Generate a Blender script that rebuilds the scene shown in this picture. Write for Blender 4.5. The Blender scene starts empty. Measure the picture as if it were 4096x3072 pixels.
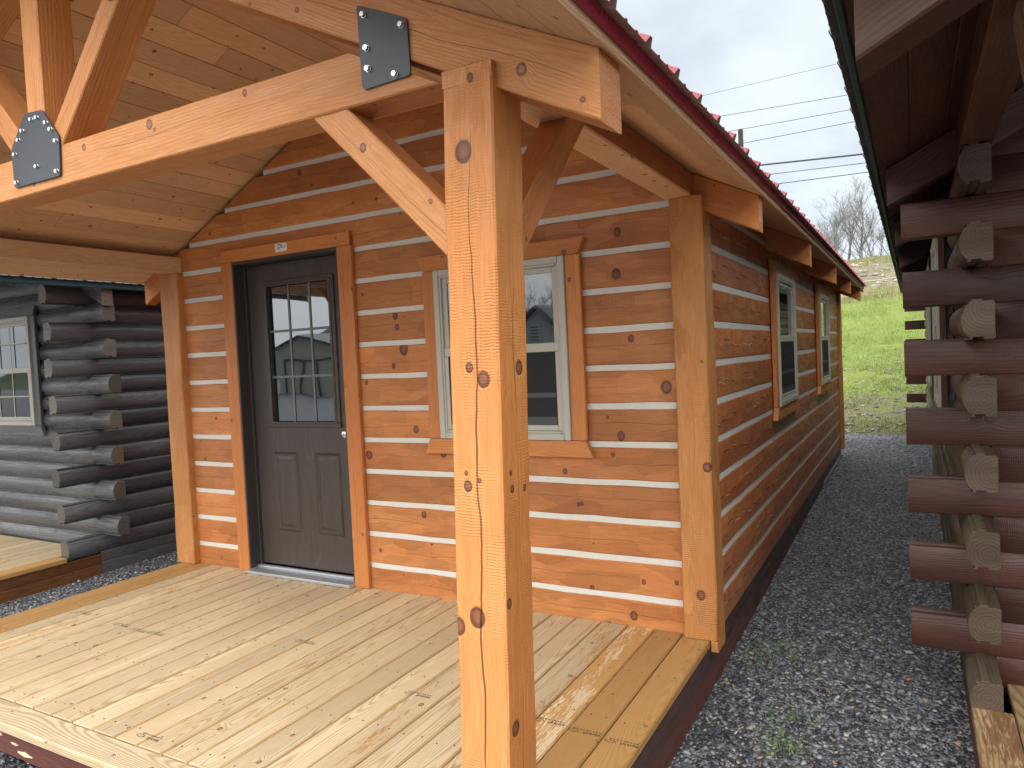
import bpy, bmesh, math, random
import numpy as np
from mathutils import Vector, Matrix, noise as mnoise
R = math.radians
C = bpy.context.scene.collection
# ------------------------------------------------------------------ camera, world, sun, exposure
scene = bpy.context.scene
cd = bpy.data.cameras.new('camera'); cam = bpy.data.objects.new('camera', cd); C.objects.link(cam); scene.camera = cam
fw = Vector((-0.48556, 0.87338, -0.03795)); rt = Vector((0.87391, 0.48382, -0.04687)); up = Vector((0.02257, 0.05592, 0.99818))
cam.matrix_world = Matrix(((rt.x, up.x, -fw.x, 0.8591), (rt.y, up.y, -fw.y, -3.3772), (rt.z, up.z, -fw.z, 1.3698), (0, 0, 0, 1)))
cd.sensor_width = 36; cd.lens = 36*2894.48/4096; cd.clip_start = 0.05; cd.clip_end = 1000
scene.view_settings.view_transform = 'Standard'; scene.view_settings.look = 'None'
scene.view_settings.exposure = 1.15; scene.view_settings.gamma = 1
SUN_EL, SUN_AZ = R(48), R(172)          # azimuth from +Y, clockwise: behind the camera, a little to the left
world = bpy.data.worlds.new("World"); scene.world = world; world.use_nodes = True
sd = bpy.data.lights.new('sun', 'SUN'); so = bpy.data.objects.new('sun', sd); C.objects.link(so)
sd.energy = 1.15; sd.angle = R(45); sd.color = (1, .975, .94)
sdir = Vector((math.sin(SUN_AZ)*math.cos(SUN_EL), math.cos(SUN_AZ)*math.cos(SUN_EL), math.sin(SUN_EL)))
so.rotation_euler = sdir.to_track_quat('Z', 'Y').to_euler()

class NT:
    """small node-tree writer"""
    def __init__(s, t): s.t = t; s.n = t.nodes; s.l = t.links
    def put(s, sock, v):
        if v is None: return
        if hasattr(v, 'is_linked') or isinstance(v, bpy.types.NodeSocket): s.l.new(v, sock)
        else:
            if sock.type == 'RGBA' and len(v) == 3: v = (*v, 1)
            sock.default_value = v
    def m(s, op, a, b=None, c=None, clamp=False):
        x = s.n.new('ShaderNodeMath'); x.operation = op; x.use_clamp = clamp
        for i, v in enumerate((a, b, c)):
            if v is not None: s.put(x.inputs[i], v)
        return x.outputs[0]
    def mr(s, v, a, b, c=0., d=1., smooth=True):
        x = s.n.new('ShaderNodeMapRange'); x.interpolation_type = 'SMOOTHSTEP' if smooth else 'LINEAR'
        for i, q in enumerate((v, a, b, c, d)): s.put(x.inputs[i], q)
        return x.outputs[0]
    def noise(s, vec, sc=1., det=2., rough=.5, dist=0.):
        x = s.n.new('ShaderNodeTexNoise'); s.put(x.inputs['Vector'], vec); s.put(x.inputs['Scale'], sc)
        s.put(x.inputs['Detail'], det); s.put(x.inputs['Roughness'], rough); s.put(x.inputs['Distortion'], dist); return x.outputs[0]
    def vor(s, vec, sc=1., dim='2D', feat='F1', metric='EUCLIDEAN', rnd=1.):
        x = s.n.new('ShaderNodeTexVoronoi'); x.voronoi_dimensions = dim; x.feature = feat; x.distance = metric
        s.put(x.inputs['Vector'], vec); s.put(x.inputs['Scale'], sc); s.put(x.inputs['Randomness'], rnd); return x
    def xyz(s, a=0., b=0., c=0.):
        x = s.n.new('ShaderNodeCombineXYZ'); s.put(x.inputs[0], a); s.put(x.inputs[1], b); s.put(x.inputs[2], c); return x.outputs[0]
    def sep(s, v):
        x = s.n.new('ShaderNodeSeparateXYZ'); s.put(x.inputs[0], v); return x.outputs
    def mix(s, f, a, b, mode='MIX'):
        x = s.n.new('ShaderNodeMix'); x.data_type = 'RGBA'; x.blend_type = mode
        s.put(x.inputs[0], f); s.put(x.inputs[6], a); s.put(x.inputs[7], b); return x.outputs[2]
    def ramp(s, f, stops):
        x = s.n.new('ShaderNodeValToRGB'); e = x.color_ramp.elements
        while len(e) < len(stops): e.new(.5)
        for i, (p, c) in enumerate(stops): e[i].position = p; e[i].color = (*c, 1)
        s.put(x.inputs[0], f); return x.outputs[0]
    def bump(s, h, dist=1., st=1., nrm=None):
        x = s.n.new('ShaderNodeBump'); s.put(x.inputs['Height'], h); x.inputs['Distance'].default_value = dist
        x.inputs['Strength'].default_value = st
        if nrm: s.put(x.inputs['Normal'], nrm)
        return x.outputs[0]

# sky: Nishita behind a broken grey-white overcast, brighter overhead and behind the camera by a glow added around the sun direction to light the porch
w = NT(world.node_tree); w.n.clear()
sky = w.n.new('ShaderNodeTexSky'); sky.sky_type = 'NISHITA'; sky.sun_disc = False; sky.sun_elevation = SUN_EL; sky.sun_rotation = SUN_AZ
geo = w.n.new('ShaderNodeTexCoord').outputs['Generated']
d = w.sep(geo)
den = w.m('ADD', w.m('MAXIMUM', d[2], 0.02), .25)
cv = w.xyz(w.m('DIVIDE', d[0], den), w.m('DIVIDE', d[1], den), 0.)
cl1 = w.noise(cv, 1.1, 5., .55, .3); cl2 = w.noise(cv, 3.1, 4., .6)
cl = w.m('ADD', w.m('MULTIPLY', cl1, .7), w.m('MULTIPLY', cl2, .3))
cloudc = w.mix(w.mr(cl, .38, .6), (5.4, 6.0, 6.6), (6.9, 7.5, 8.0))
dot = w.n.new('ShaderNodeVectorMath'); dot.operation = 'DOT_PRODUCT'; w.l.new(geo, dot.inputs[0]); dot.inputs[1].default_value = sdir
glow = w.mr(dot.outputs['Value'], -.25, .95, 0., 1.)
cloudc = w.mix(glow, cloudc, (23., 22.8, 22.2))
hz = w.mr(d[2], -.02, .35, 1., 0.)
cloudc = w.mix(w.m('MULTIPLY', hz, .35), cloudc, (7.0, 7.9, 8.7))
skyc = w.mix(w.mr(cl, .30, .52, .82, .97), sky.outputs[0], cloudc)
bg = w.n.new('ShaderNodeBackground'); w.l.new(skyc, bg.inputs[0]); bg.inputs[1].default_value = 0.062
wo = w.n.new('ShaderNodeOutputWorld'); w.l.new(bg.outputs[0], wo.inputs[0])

# ------------------------------------------------------------------ materials
def newmat(name):
    m = bpy.data.materials.new(name); m.use_nodes = True; t = NT(m.node_tree); t.n.clear()
    o = t.n.new('ShaderNodeOutputMaterial'); p = t.n.new('ShaderNodeBsdfPrincipled'); t.l.new(p.outputs[0], o.inputs[0])
    return m, t, p, o
def plain(name, col, rough=.5, metal=0., spec=.5, var=.12, bump=0., sc=30.):
    m, t, p, o = newmat(name)
    co = t.n.new('ShaderNodeTexCoord').outputs['Object']
    n = t.noise(co, sc, 4., .6)
    c2 = tuple(c*(1-var) for c in col); c1 = tuple(min(1, c*(1+var)) for c in col)
    t.put(p.inputs['Base Color'], t.mix(n, c2, c1))
    t.put(p.inputs['Roughness'], t.mr(n, .2, .8, rough*.85, min(1, rough*1.15))); p.inputs['Metallic'].default_value = metal
    p.inputs['Specular IOR Level'].default_value = spec
    if bump: t.put(p.inputs['Normal'], t.bump(n, bump))
    return m
def wood(name, dark, mid, light, knot=(.07, .025, .012), ring=170., ringw=.5, kd=.3, kr=(.006, .016), ks=5.5, rough=.5, spec=.4,
         ripple=0., patch=0., chips=0., fibre=.25, crack=0., wear=None, algae=0., edge=None, endc=None, boardvar=.3, bumps=1., kpts=()):
    m, t, p, o = newmat(name)
    uv = t.n.new('ShaderNodeUVMap'); uv.uv_map = 'uv'; U = t.sep(uv.outputs[0])
    at = t.n.new('ShaderNodeAttribute'); at.attribute_name = 'wd'; A = t.sep(at.outputs['Color'])
    u, v = U[0], U[1]; r, g, b = A[0], A[1], A[2]
    su = t.m('MULTIPLY_ADD', r, 71.3, u); sv = t.m('MULTIPLY_ADD', r, 13.7, v)
    r2 = t.m('FRACT', t.m('MULTIPLY', r, 57.31)); r3 = t.m('FRACT', t.m('MULTIPLY', r, 191.7))
    def V(a, bb): return t.xyz(t.m('MULTIPLY', su, a), t.m('MULTIPLY', sv, bb), r)
    nlow = t.noise(V(.9, 5.), 1., 2.); nmid = t.noise(V(5., 26.), 1., 3.); fib = t.noise(V(14., 420.), 1., 3., .6)
    vo = t.vor(V(1., 1.15), ks); dm = t.m('DIVIDE', vo.outputs['Distance'], ks); K = t.sep(vo.outputs['Color'])
    dm = t.m('ADD', dm, t.m('MULTIPLY', t.m('SUBTRACT', nmid, .5), .006))
    pres = t.m('LESS_THAN', K[0], kd); pres = t.m('MULTIPLY', pres, t.m('SUBTRACT', 1., g))
    Rk = t.mr(t.m('POWER', K[1], 1.6), 0., 1., kr[0], kr[1], False)
    rel = t.m('DIVIDE', dm, Rk)
    kn = t.m('MULTIPLY', pres, t.mr(rel, 1.12, .9)); kedge = t.m('MULTIPLY', pres, t.m('MULTIPLY', t.mr(rel, .35, .85), t.mr(rel, 1.25, 1.)))
    sw = t.m('MULTIPLY', pres, t.mr(rel, 4.5, .6))
    if kpts:
        co_ = t.n.new('ShaderNodeTexCoord').outputs['Object']; rx = None
        for (kx, ky, kz, kr_, ax) in kpts:
            scl = (.3, 1., .85) if ax == 0 else (1., .3, .85); a_ = t.n.new('ShaderNodeVectorMath'); a_.operation = 'MULTIPLY_ADD'
            t.l.new(co_, a_.inputs[0]); a_.inputs[1].default_value = scl; a_.inputs[2].default_value = (-kx*scl[0], -ky*scl[1], -kz*scl[2])
            l_ = t.n.new('ShaderNodeVectorMath'); l_.operation = 'LENGTH'; t.l.new(a_.outputs[0], l_.inputs[0]); q_ = t.m('DIVIDE', l_.outputs['Value'], kr_)
            rx = q_ if rx is None else t.m('MINIMUM', rx, q_)
        rx = t.m('ADD', rx, t.m('MULTIPLY', t.m('SUBTRACT', nmid, .5), .5))
        kn = t.m('MAXIMUM', kn, t.mr(rx, 1.1, .92)); kedge = t.m('MAXIMUM', kedge, t.m('MULTIPLY', t.mr(rx, .3, .85), t.mr(rx, 1.2, 1.))); sw = t.m('MAXIMUM', sw, t.mr(rx, 3.6, .7))
    cen = t.m('MULTIPLY', t.m('SUBTRACT', r2, .5), .16)
    vv = t.m('ADD', t.m('SUBTRACT', v, cen), t.m('MULTIPLY', t.m('SUBTRACT', nlow, .5), .07))
    dd = t.mr(t.noise(t.xyz(t.m('MULTIPLY', su, .8), 0., t.m('MULTIPLY', r, 9.)), 1., 1.), .25, .75, .004, .09)
    rad = t.m('SQRT', t.m('ADD', t.m('MULTIPLY', vv, vv), t.m('MULTIPLY', dd, dd)))
    rad = t.m('ADD', rad, t.m('MULTIPLY', sw, .016))
    eu = t.m('SUBTRACT', u, t.m('MULTIPLY', t.m('SUBTRACT', r2, .5), .09)); ev = t.m('SUBTRACT', v, t.m('MULTIPLY', t.m('SUBTRACT', r3, .5), .09))
    erad = t.m('SQRT', t.m('ADD', t.m('MULTIPLY', eu, eu), t.m('MULTIPLY', ev, ev)))
    erad = t.m('ADD', erad, t.m('MULTIPLY', t.noise(t.xyz(t.m('MULTIPLY', u, 30.), t.m('MULTIPLY', v, 30.), r)), .012))
    rad = t.m('ADD', t.m('MULTIPLY', rad, t.m('SUBTRACT', 1., g)), t.m('MULTIPLY', erad, g))
    s = t.m('MULTIPLY_ADD', t.m('SINE', t.m('MULTIPLY', rad, ring*6.283)), .5, .5); s = t.m('POWER', s, 1.7)
    base = t.mix(t.mr(nlow, .3, .7), mid, light)
    base = t.mix(t.m('MULTIPLY', t.mr(nmid, .42, .75), .6), base, mid)
    col = t.mix(t.m('MULTIPLY', s, ringw), base, dark)
    col = t.mix(t.m('MULTIPLY', g, t.mr(r2, 0., 1., .35, .92, False)), col, t.mix(t.m('MULTIPLY', s, .45), endc if endc else dark, tuple(c*.45 for c in (endc if endc else dark))))
    fm = t.mr(fib, .2, .8, 1.-fibre, 1.+fibre, False); bm_ = t.mr(r3, 0., 1., 1.-boardvar*.6, 1.+boardvar*.4, False)
    fm = t.m('MULTIPLY', fm, bm_)
    height = t.m('ADD', t.m('MULTIPLY', fib, .0006), t.m('MULTIPLY', s, .0004))
    height = t.m('ADD', height, t.m('MULTIPLY', nmid, .0025))
    if edge: col = t.mix(t.m('MULTIPLY', t.mr(t.m('ABSOLUTE', t.m('ADD', v, t.m('MULTIPLY', t.m('SUBTRACT', nmid, .5), .012))), .057, .068), .75), col, edge)
    if wear:
        wc, wl = wear      # stain colour for b>0, patchy in between
        wn = t.noise(V(2.2, 11.), 1., 5., .65); wf = t.noise(V(22., 160.), 1., 3., .6)
        wm = t.mr(t.m('ADD', t.m('MULTIPLY', wn, .6), t.m('MULTIPLY', wf, .4)), t.m('SUBTRACT', .93, b), t.m('SUBTRACT', .99, b))
        wm = t.m('MULTIPLY', wm, t.m('GREATER_THAN', b, .01))
        col = t.mix(t.m('MULTIPLY', wm, wl), col, t.mix(1., t.mix(.5, col, (1, 1, 1)), wc, 'MULTIPLY'))
    if ripple:
        wob = t.m('MULTIPLY', t.noise(t.xyz(t.m('MULTIPLY', su, 30.), t.m('MULTIPLY', sv, 60.), r), 1., 3.), .012)
        rp = t.m('SINE', t.m('MULTIPLY', t.m('ADD', su, wob), 6.283/.0075))
        vp = t.vor(V(3.2, 11.), 1., '2D', 'F1', 'CHEBYCHEV', .85); pk = t.sep(vp.outputs['Color'])
        msk = t.m('MULTIPLY', t.mr(pk[0], .3, .45), t.m('MULTIPLY', t.mr(t.noise(V(8., 14.), 1., 2.), .35, .6), t.m('SUBTRACT', 1., g)))
        rp = t.m('MULTIPLY', rp, msk)
        height = t.m('ADD', height, t.m('MULTIPLY', rp, .0008*ripple))
        fm = t.m('MULTIPLY', fm, t.m('MULTIPLY_ADD', rp, -.05*ripple, 1.))
        height = t.m('ADD', height, t.m('MULTIPLY', t.m('SUBTRACT', pk[1], .5), .0035*ripple))
    if patch:
        vp = t.vor(V(5.5, 13.), 1., '2D', 'F1', 'CHEBYCHEV', .9); pk = t.sep(vp.outputs['Color'])
        vs = t.sep(vp.outputs['Position'])
        tilt = t.m('MULTIPLY', t.m('SUBTRACT', t.m('MULTIPLY', su, 5.5), vs[0]), t.m('SUBTRACT', pk[2], .5))
        height = t.m('ADD', height, t.m('MULTIPLY', tilt, .009*patch))
        height = t.m('ADD', height, t.m('MULTIPLY', pk[1], .0018*patch))
        fm = t.m('MULTIPLY', fm, t.mr(pk[0], 0., 1., 1.-.13*patch, 1.+.1*patch, False))
        wob = t.m('MULTIPLY', t.noise(V(20., 60.), 1., 2.), .008)
        rp = t.m('MULTIPLY', t.m('SINE', t.m('MULTIPLY', t.m('ADD', su, wob), 6.283/.010)), t.m('GREATER_THAN', pk[1], .68))
        fm = t.m('MULTIPLY', fm, t.m('MULTIPLY_ADD', rp, .07*patch, 1.)); height = t.m('ADD', height, t.m('MULTIPLY', rp, .0007))
    if chips:
        q = t.m('ADD', t.m('DIVIDE', su, .16), t.m('MULTIPLY', t.noise(V(3., 1.), 1., 1.), 1.4))
        fx = t.m('FRACT', q); ci = t.m('FLOOR', q); wn_ = t.n.new('ShaderNodeTexWhiteNoise'); wn_.noise_dimensions = '2D'
        t.put(wn_.inputs['Vector'], t.xyz(ci, t.m('MULTIPLY', r, 31.), 0.)); cr = t.sep(wn_.outputs['Color'])
        xx = t.m('SUBTRACT', fx, .5)
        arc = t.m('MULTIPLY_ADD', t.m('MULTIPLY', xx, xx), .022, t.m('MULTIPLY_ADD', t.m('SUBTRACT', cr[0], .5), .06, t.m('MULTIPLY', xx, t.m('MULTIPLY', t.m('SUBTRACT', cr[1], .5), .06))))
        dv = t.m('SUBTRACT', v, arc); ln = t.mr(t.m('ABSOLUTE', dv), .006, .002); ln = t.m('MULTIPLY', ln, t.mr(t.m('ABSOLUTE', t.m('ADD', xx, t.m('MULTIPLY', t.m('SUBTRACT', cr[2], .5), .2))), t.mr(cr[2], 0., 1., .36, .5), .3))
        cut = t.m('GREATER_THAN', cr[1], .28); ln = t.m('MULTIPLY', ln, cut)
        height = t.m('SUBTRACT', height, t.m('MULTIPLY', ln, .003*chips))
        facet = t.m('MULTIPLY', t.mr(dv, -.012, .03, 1., 0.), t.mr(fx, 0., 1., 0., 1., False))
        height = t.m('ADD', height, t.m('MULTIPLY', t.m('MULTIPLY', facet, t.m('MULTIPLY_ADD', cr[0], .5, .5)), .006*chips))
        isl = t.m('GREATER_THAN', cr[2], .45)
        fm = t.m('MULTIPLY', fm, t.m('SUBTRACT', 1., t.m('MULTIPLY', t.m('MULTIPLY', ln, isl), .7)))
        fm = t.m('MULTIPLY', fm, t.mr(facet, 0., 1., .92, 1.22, False))
        col = t.mix(t.m('MULTIPLY', t.m('MULTIPLY', ln, t.m('SUBTRACT', 1., isl)), .5), col, (.8, .5, .28))
    if crack:
        cw = t.m('MULTIPLY', t.m('SUBTRACT', t.noise(t.xyz(t.m('MULTIPLY', su, 3.), 0., r), 1., 3.), .5), .05)
        cc = t.m('ABSOLUTE', t.m('SUBTRACT', t.m('SUBTRACT', v, cw), t.m('MULTIPLY', t.m('SUBTRACT', r3, .5), .03)))
        wd_ = t.mr(t.noise(t.xyz(t.m('MULTIPLY', su, 1.3), 3., r), 1., 1.), .36, .6, 0., .0021*crack)
        cm = t.m('MULTIPLY', t.m('LESS_THAN', cc, wd_), t.m('SUBTRACT', 1., g))
        height = t.m('SUBTRACT', height, t.m('MULTIPLY', cm, .004)); fm = t.m('MULTIPLY', fm, t.m('MULTIPLY_ADD', cm, -.72, 1.))
    kc = t.mix(t.m('MULTIPLY', kedge, .85), tuple(min(1., x*2.6) for x in knot), tuple(x*.6 for x in knot))
    col = t.mix(t.m('MULTIPLY', kn, .88), col, kc)
    if algae:
        an = t.m('MULTIPLY', t.m('SUBTRACT', 1., g), t.noise(t.xyz(t.m('MULTIPLY', su, 1.2), t.m('MULTIPLY', sv, 14.), r), 1., 4., .6))
        col = t.mix(t.m('MULTIPLY', t.mr(an, .45, .68), algae), col, (.14, .165, .06))
    sc_ = t.n.new('ShaderNodeVectorMath'); sc_.operation = 'SCALE'; t.l.new(col, sc_.inputs[0]); t.l.new(fm, sc_.inputs['Scale'])
    t.l.new(sc_.outputs[0], p.inputs['Base Color'])
    t.put(p.inputs['Roughness'], t.mr(nmid, .3, .7, rough-.07, rough+.1)); p.inputs['Specular IOR Level'].default_value = spec
    height = t.m('SUBTRACT', height, t.m('MULTIPLY', kedge, .001))
    t.put(p.inputs['Normal'], t.bump(height, 1.0, bumps))
    return m
M = {}
KW = [(-1.777, 1.635, .018), (-1.768, 1.572, .016), (-1.727, 1.443, .032), (-1.808, 1.347, .015), (-2.018, 1.255, .012), (-1.668, .973, .019), (-2.028, .815, .023), (-1.486, .837, .02), (-.406, 1.751, .024), (-.344, 1.43, .016),
      (-.481, 1.045, .008), (-.414, .952, .021), (-.729, .763, .014), (-.661, .595, .01), (-.605, .168, .012), (-.328, .228, .011), (-.163, .242, .01), (-.387, .051, .021), (-1.644, .475, .018), (-1.981, .239, .01), (-.177, 1.189, .028), (-3.651, .855, .011), (-3.516, .746, .013), (-3.378, 1.037, .009), (-2.467, 2.579, .016), (-.391, 1.954, .02)]
KP = [(-.072, -1.89, 1.864, .024, 1), (-.042, -1.89, 2.033, .009, 1), (-.084, -1.89, 1.347, .010, 1), (-.045, -1.89, 1.317, .018, 1), (-.105, -1.89, 1.056, .012, 1), (-.071, -1.89, 1.071, .005, 1), (-.109, -1.89, 1.088, .005, 1), (-.096, -1.89, .73, .022, 1), (-.152, -1.89, .70, .02, 1),
      (0., -1.79, 1.341, .017, 0), (-.01, -1.841, 1.045, .009, 0), (-.01, -1.846, 1.085, .006, 0), (-.01, -1.776, 1.037, .008, 0), (-.03, -1.853, .449, .018, 0), (-.02, -1.87, .768, .011, 0)]
M['log'] = wood('stained_log', (.32, .100, .029), (.43, .153, .045), (.535, .222, .072), knot=(.075, .022, .014), ring=140, ringw=.24, kd=.14, kr=(.005, .014), patch=1.2, rough=.46, boardvar=.35, crack=.25, kpts=[(a, 0., b_, c, 1) for a, b_, c in KW])
M['sidelog'] = wood('stained_side_log', (.30, .083, .029), (.405, .124, .043), (.51, .19, .07), knot=(.06, .018, .010), ring=120, ringw=.2, kd=.1, chips=1.5, patch=.5, rough=.36, boardvar=.2)
M['post'] = wood('rough_sawn_post', (.46, .155, .040), (.56, .215, .058), (.64, .275, .092), knot=(.075, .026, .014), ring=95, ringw=.2, kd=.0, ripple=.5, crack=1.2, rough=.42, boardvar=.1, kpts=KP)
M['cpost'] = wood('golden_corner_post', (.37, .138, .037), (.46, .19, .054), (.53, .24, .076), knot=(.09, .03, .018), ring=130, ringw=.25, kd=.12, kr=(.005, .011), patch=.7, crack=.2, rough=.45, boardvar=.1, kpts=[(-.034, -.05, .213, .021, 1), (.017, -.05, .817, .02, 1), (.009, -.05, 1.306, .006, 1)])
M['trim'] = wood('stained_trim', (.40, .125, .032), (.50, .175, .046), (.58, .23, .066), knot=(.12, .03, .015), ring=150, ringw=.3, kd=.34, kr=(.006, .015), crack=.2, ripple=.25, rough=.45, boardvar=.15)
M['red'] = wood('red_stained_beam', (.24, .065, .022), (.34, .10, .034), (.44, .155, .052), knot=(.07, .02, .015), ring=110, ringw=.28, kd=.3, kr=(.007, .016), crack=.3, rough=.5, boardvar=.12)
M['beam'] = wood('stained_beam', (.44, .155, .046), (.56, .23, .074), (.64, .295, .11), knot=(.14, .055, .03), ring=110, ringw=.26, kd=.3, kr=(.006, .014), crack=.3, ripple=.35, rough=.5, boardvar=.12, kpts=[(-.822, -1.87, 2.171, .009, 1), (-1.262, -1.87, 2.165, .014, 1), (-1.623, -1.87, 2.158, .01, 1), (.085, -1.87, 2.03, .013, 1), (-.402, -1.87, 1.94, .011, 1)])
M['ceiling'] = wood('pine_ceiling', (.50, .25, .115), (.69, .41, .215), (.77, .49, .28), knot=(.13, .045, .025), ring=110, ringw=.26, kd=.5, ks=6.5, kr=(.005, .013), rough=.5, boardvar=.3)
M['deck'] = wood('deck_pine', (.33, .195, .092), (.575, .45, .28), (.66, .545, .365), knot=(.13, .07, .035), ring=120, ringw=.55, kd=.28, kr=(.006, .013), rough=.5, boardvar=.26, fibre=.16, wear=((.52, .30, .10), .9), edge=(.42, .25, .09))
M['rim'] = wood('red_rim', (.06, .022, .02), (.10, .034, .027), (.13, .045, .034), ring=120, ringw=.3, kd=.1, rough=.4, wear=((.5, .42, .2), .0))
M['skid'] = wood('dark_skid', (.035, .018, .018), (.055, .026, .024), (.085, .032, .026), ring=90, ringw=.3, kd=.1, rough=.35)
M['rlog'] = wood('dark_red_log', (.036, .015, .013), (.058, .024, .019), (.105, .042, .029), knot=(.02, .01, .009), ring=90, ringw=.32, kd=.16, kr=(.012, .03), ripple=.4, rough=.42, boardvar=.5, endc=(.08, .04, .026))
M['rside'] = wood('weathered_log', (.038, .023, .017), (.07, .046, .032), (.15, .115, .082), knot=(.05, .03, .02), ring=75, ringw=.35, kd=.1, rough=.55, algae=.4, boardvar=.55, crack=1.2, endc=(.062, .034, .022))
M['rbeam'] = wood('dark_brown_beam', (.035, .015, .013), (.06, .026, .02), (.095, .04, .028), ring=90, ringw=.35, kd=.15, rough=.5, boardvar=.25)
M['llog'] = wood('charcoal_log', (.044, .040, .040), (.077, .075, .077), (.125, .128, .136), knot=(.035, .025, .02), ring=70, ringw=.45, kd=.14, kr=(.008, .02), crack=.5, rough=.3, boardvar=.6, endc=(.135, .112, .088))
M['lrim'] = wood('brown_rim', (.08, .03, .012), (.15, .06, .022), (.21, .09, .033), knot=(.03, .012, .008), ring=80, ringw=.5, kd=.25, rough=.45)
M['rdeck'] = wood('stained_deck', (.20, .11, .05), (.36, .24, .12), (.50, .38, .22), ring=60, ringw=.75, kd=.15, rough=.45, wear=((.3, .16, .08), .9))
M['eave'] = wood('cream_edge', (.52, .38, .2), (.66, .52, .32), (.72, .6, .4), ring=90, ringw=.3, kd=.05, rough=.6)
M['chink'] = plain('chinking', (.62, .61, .56), .75, spec=.3, var=.08, bump=.002, sc=45)
M['vinyl'] = plain('clay_vinyl', (.44, .43, .37), .35, var=.03)
M['wvinyl'] = plain('pale_vinyl', (.38, .37, .32), .35, var=.03)
M['screen'] = plain('insect_screen', (.018, .02, .024), .6, spec=.25, var=.2)
M['door'] = None
M['steel'] = plain('black_plate', (.036, .043, .054), .36, var=.12, bump=.0004, sc=300)
M['zinc'] = plain('zinc_bolt', (.75, .76, .78), .22, metal=1., var=.05)
M['nickel'] = plain('satin_nickel', (.75, .73, .70), .18, metal=1., var=.03)
M['alu'] = plain('aluminium_sill', (.55, .57, .6), .35, metal=.7, var=.1)
M['redtrim'] = plain('crimson_trim', (.36, .022, .06), .3, var=.03)
M['redmetal'] = plain('crimson_roof', (.24, .028, .045), .4, var=.12)
M['under'] = plain('roof_underside', (.34, .225, .185), .6, var=.15)
M['gunder'] = plain('olive_underside', (.085, .083, .07), .5, var=.2)
M['gtrim'] = plain('dark_green_trim', (.02, .055, .06), .5, spec=.25, var=.1)
M['gmetal'] = plain('dark_green_roof', (.02, .055, .055), .35, var=.1)
M['dark'] = plain('dark_interior', (.012, .011, .010), .8, spec=.1)
M['vapour'] = plain('wall_core', (.06, .045, .035), .9)
M['white'] = plain('white_plastic', (.72, .73, .70), .4, var=.02)
M['maroon'] = plain('maroon_ink', (.16, .03, .045), .5); M['ink'] = plain('black_ink', (.02, .016, .012), .7); M['greyink'] = plain('grey_ink', (.1, .1, .1), .6)
M['wire'] = plain('wire', (.03, .03, .035), .6); M['pole'] = plain('pole_wood', (.035, .028, .024), .8)
M['galv'] = plain('galvanised', (.42, .43, .43), .5, metal=.3)
M['beige'] = plain('beige_siding', (.42, .40, .34), .6); M['house'] = plain('white_siding', (.62, .64, .66), .6)
M['block'] = plain('concrete_block', (.20, .20, .20), .85, var=.2, bump=.003)
def mk_door():
    m, t, p, o = newmat('brown_fibreglass_door')
    co = t.n.new('ShaderNodeTexCoord').outputs['Object']; X = t.sep(co)
    n = t.noise(t.xyz(t.m('MULTIPLY', X[0], 5.), 0., t.m('MULTIPLY', X[2], .9)), 1., 2.)
    s = t.m('POWER', t.m('MULTIPLY_ADD', t.m('SINE', t.m('MULTIPLY', t.m('ADD', t.m('MULTIPLY', X[0], 1.), t.m('MULTIPLY', n, .35)), 420.)), .5, .5), 3.)
    f = t.noise(t.xyz(t.m('MULTIPLY', X[0], 300.), 0., t.m('MULTIPLY', X[2], 12.)), 1., 3.)
    t.put(p.inputs['Base Color'], t.mix(t.m('MULTIPLY', s, .5), (.052, .040, .034), (.085, .07, .062)))
    t.put(p.inputs['Normal'], t.bump(t.m('ADD', t.m('MULTIPLY', s, .0008), t.m('MULTIPLY', f, .0005)), 1.)); p.inputs['Roughness'].default_value = .4
    return m
M['door'] = mk_door()
def mk_glass(name='dark_glazing', mixf=.11):
    m, t, p, o = newmat(name)
    p.inputs['Base Color'].default_value = (.012, .013, .014, 1); p.inputs['Roughness'].default_value = .02; p.inputs['IOR'].default_value = 1.5
    gl = t.n.new('ShaderNodeBsdfGlossy'); gl.inputs['Roughness'].default_value = .012; gl.inputs['Color'].default_value = (.9, .95, 1, 1)
    co = t.n.new('ShaderNodeTexCoord').outputs['Object']
    nb = t.bump(t.noise(co, 2.2, 1.), .0025); t.put(gl.inputs['Normal'], nb)
    mx = t.n.new('ShaderNodeMixShader'); mx.inputs[0].default_value = mixf
    t.l.new(p.outputs[0], mx.inputs[1]); t.l.new(gl.outputs[0], mx.inputs[2]); t.l.new(mx.outputs[0], o.inputs[0])
    return m
M['glass'] = mk_glass(); M['doorglass'] = mk_glass('door_glazing', .19)

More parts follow.
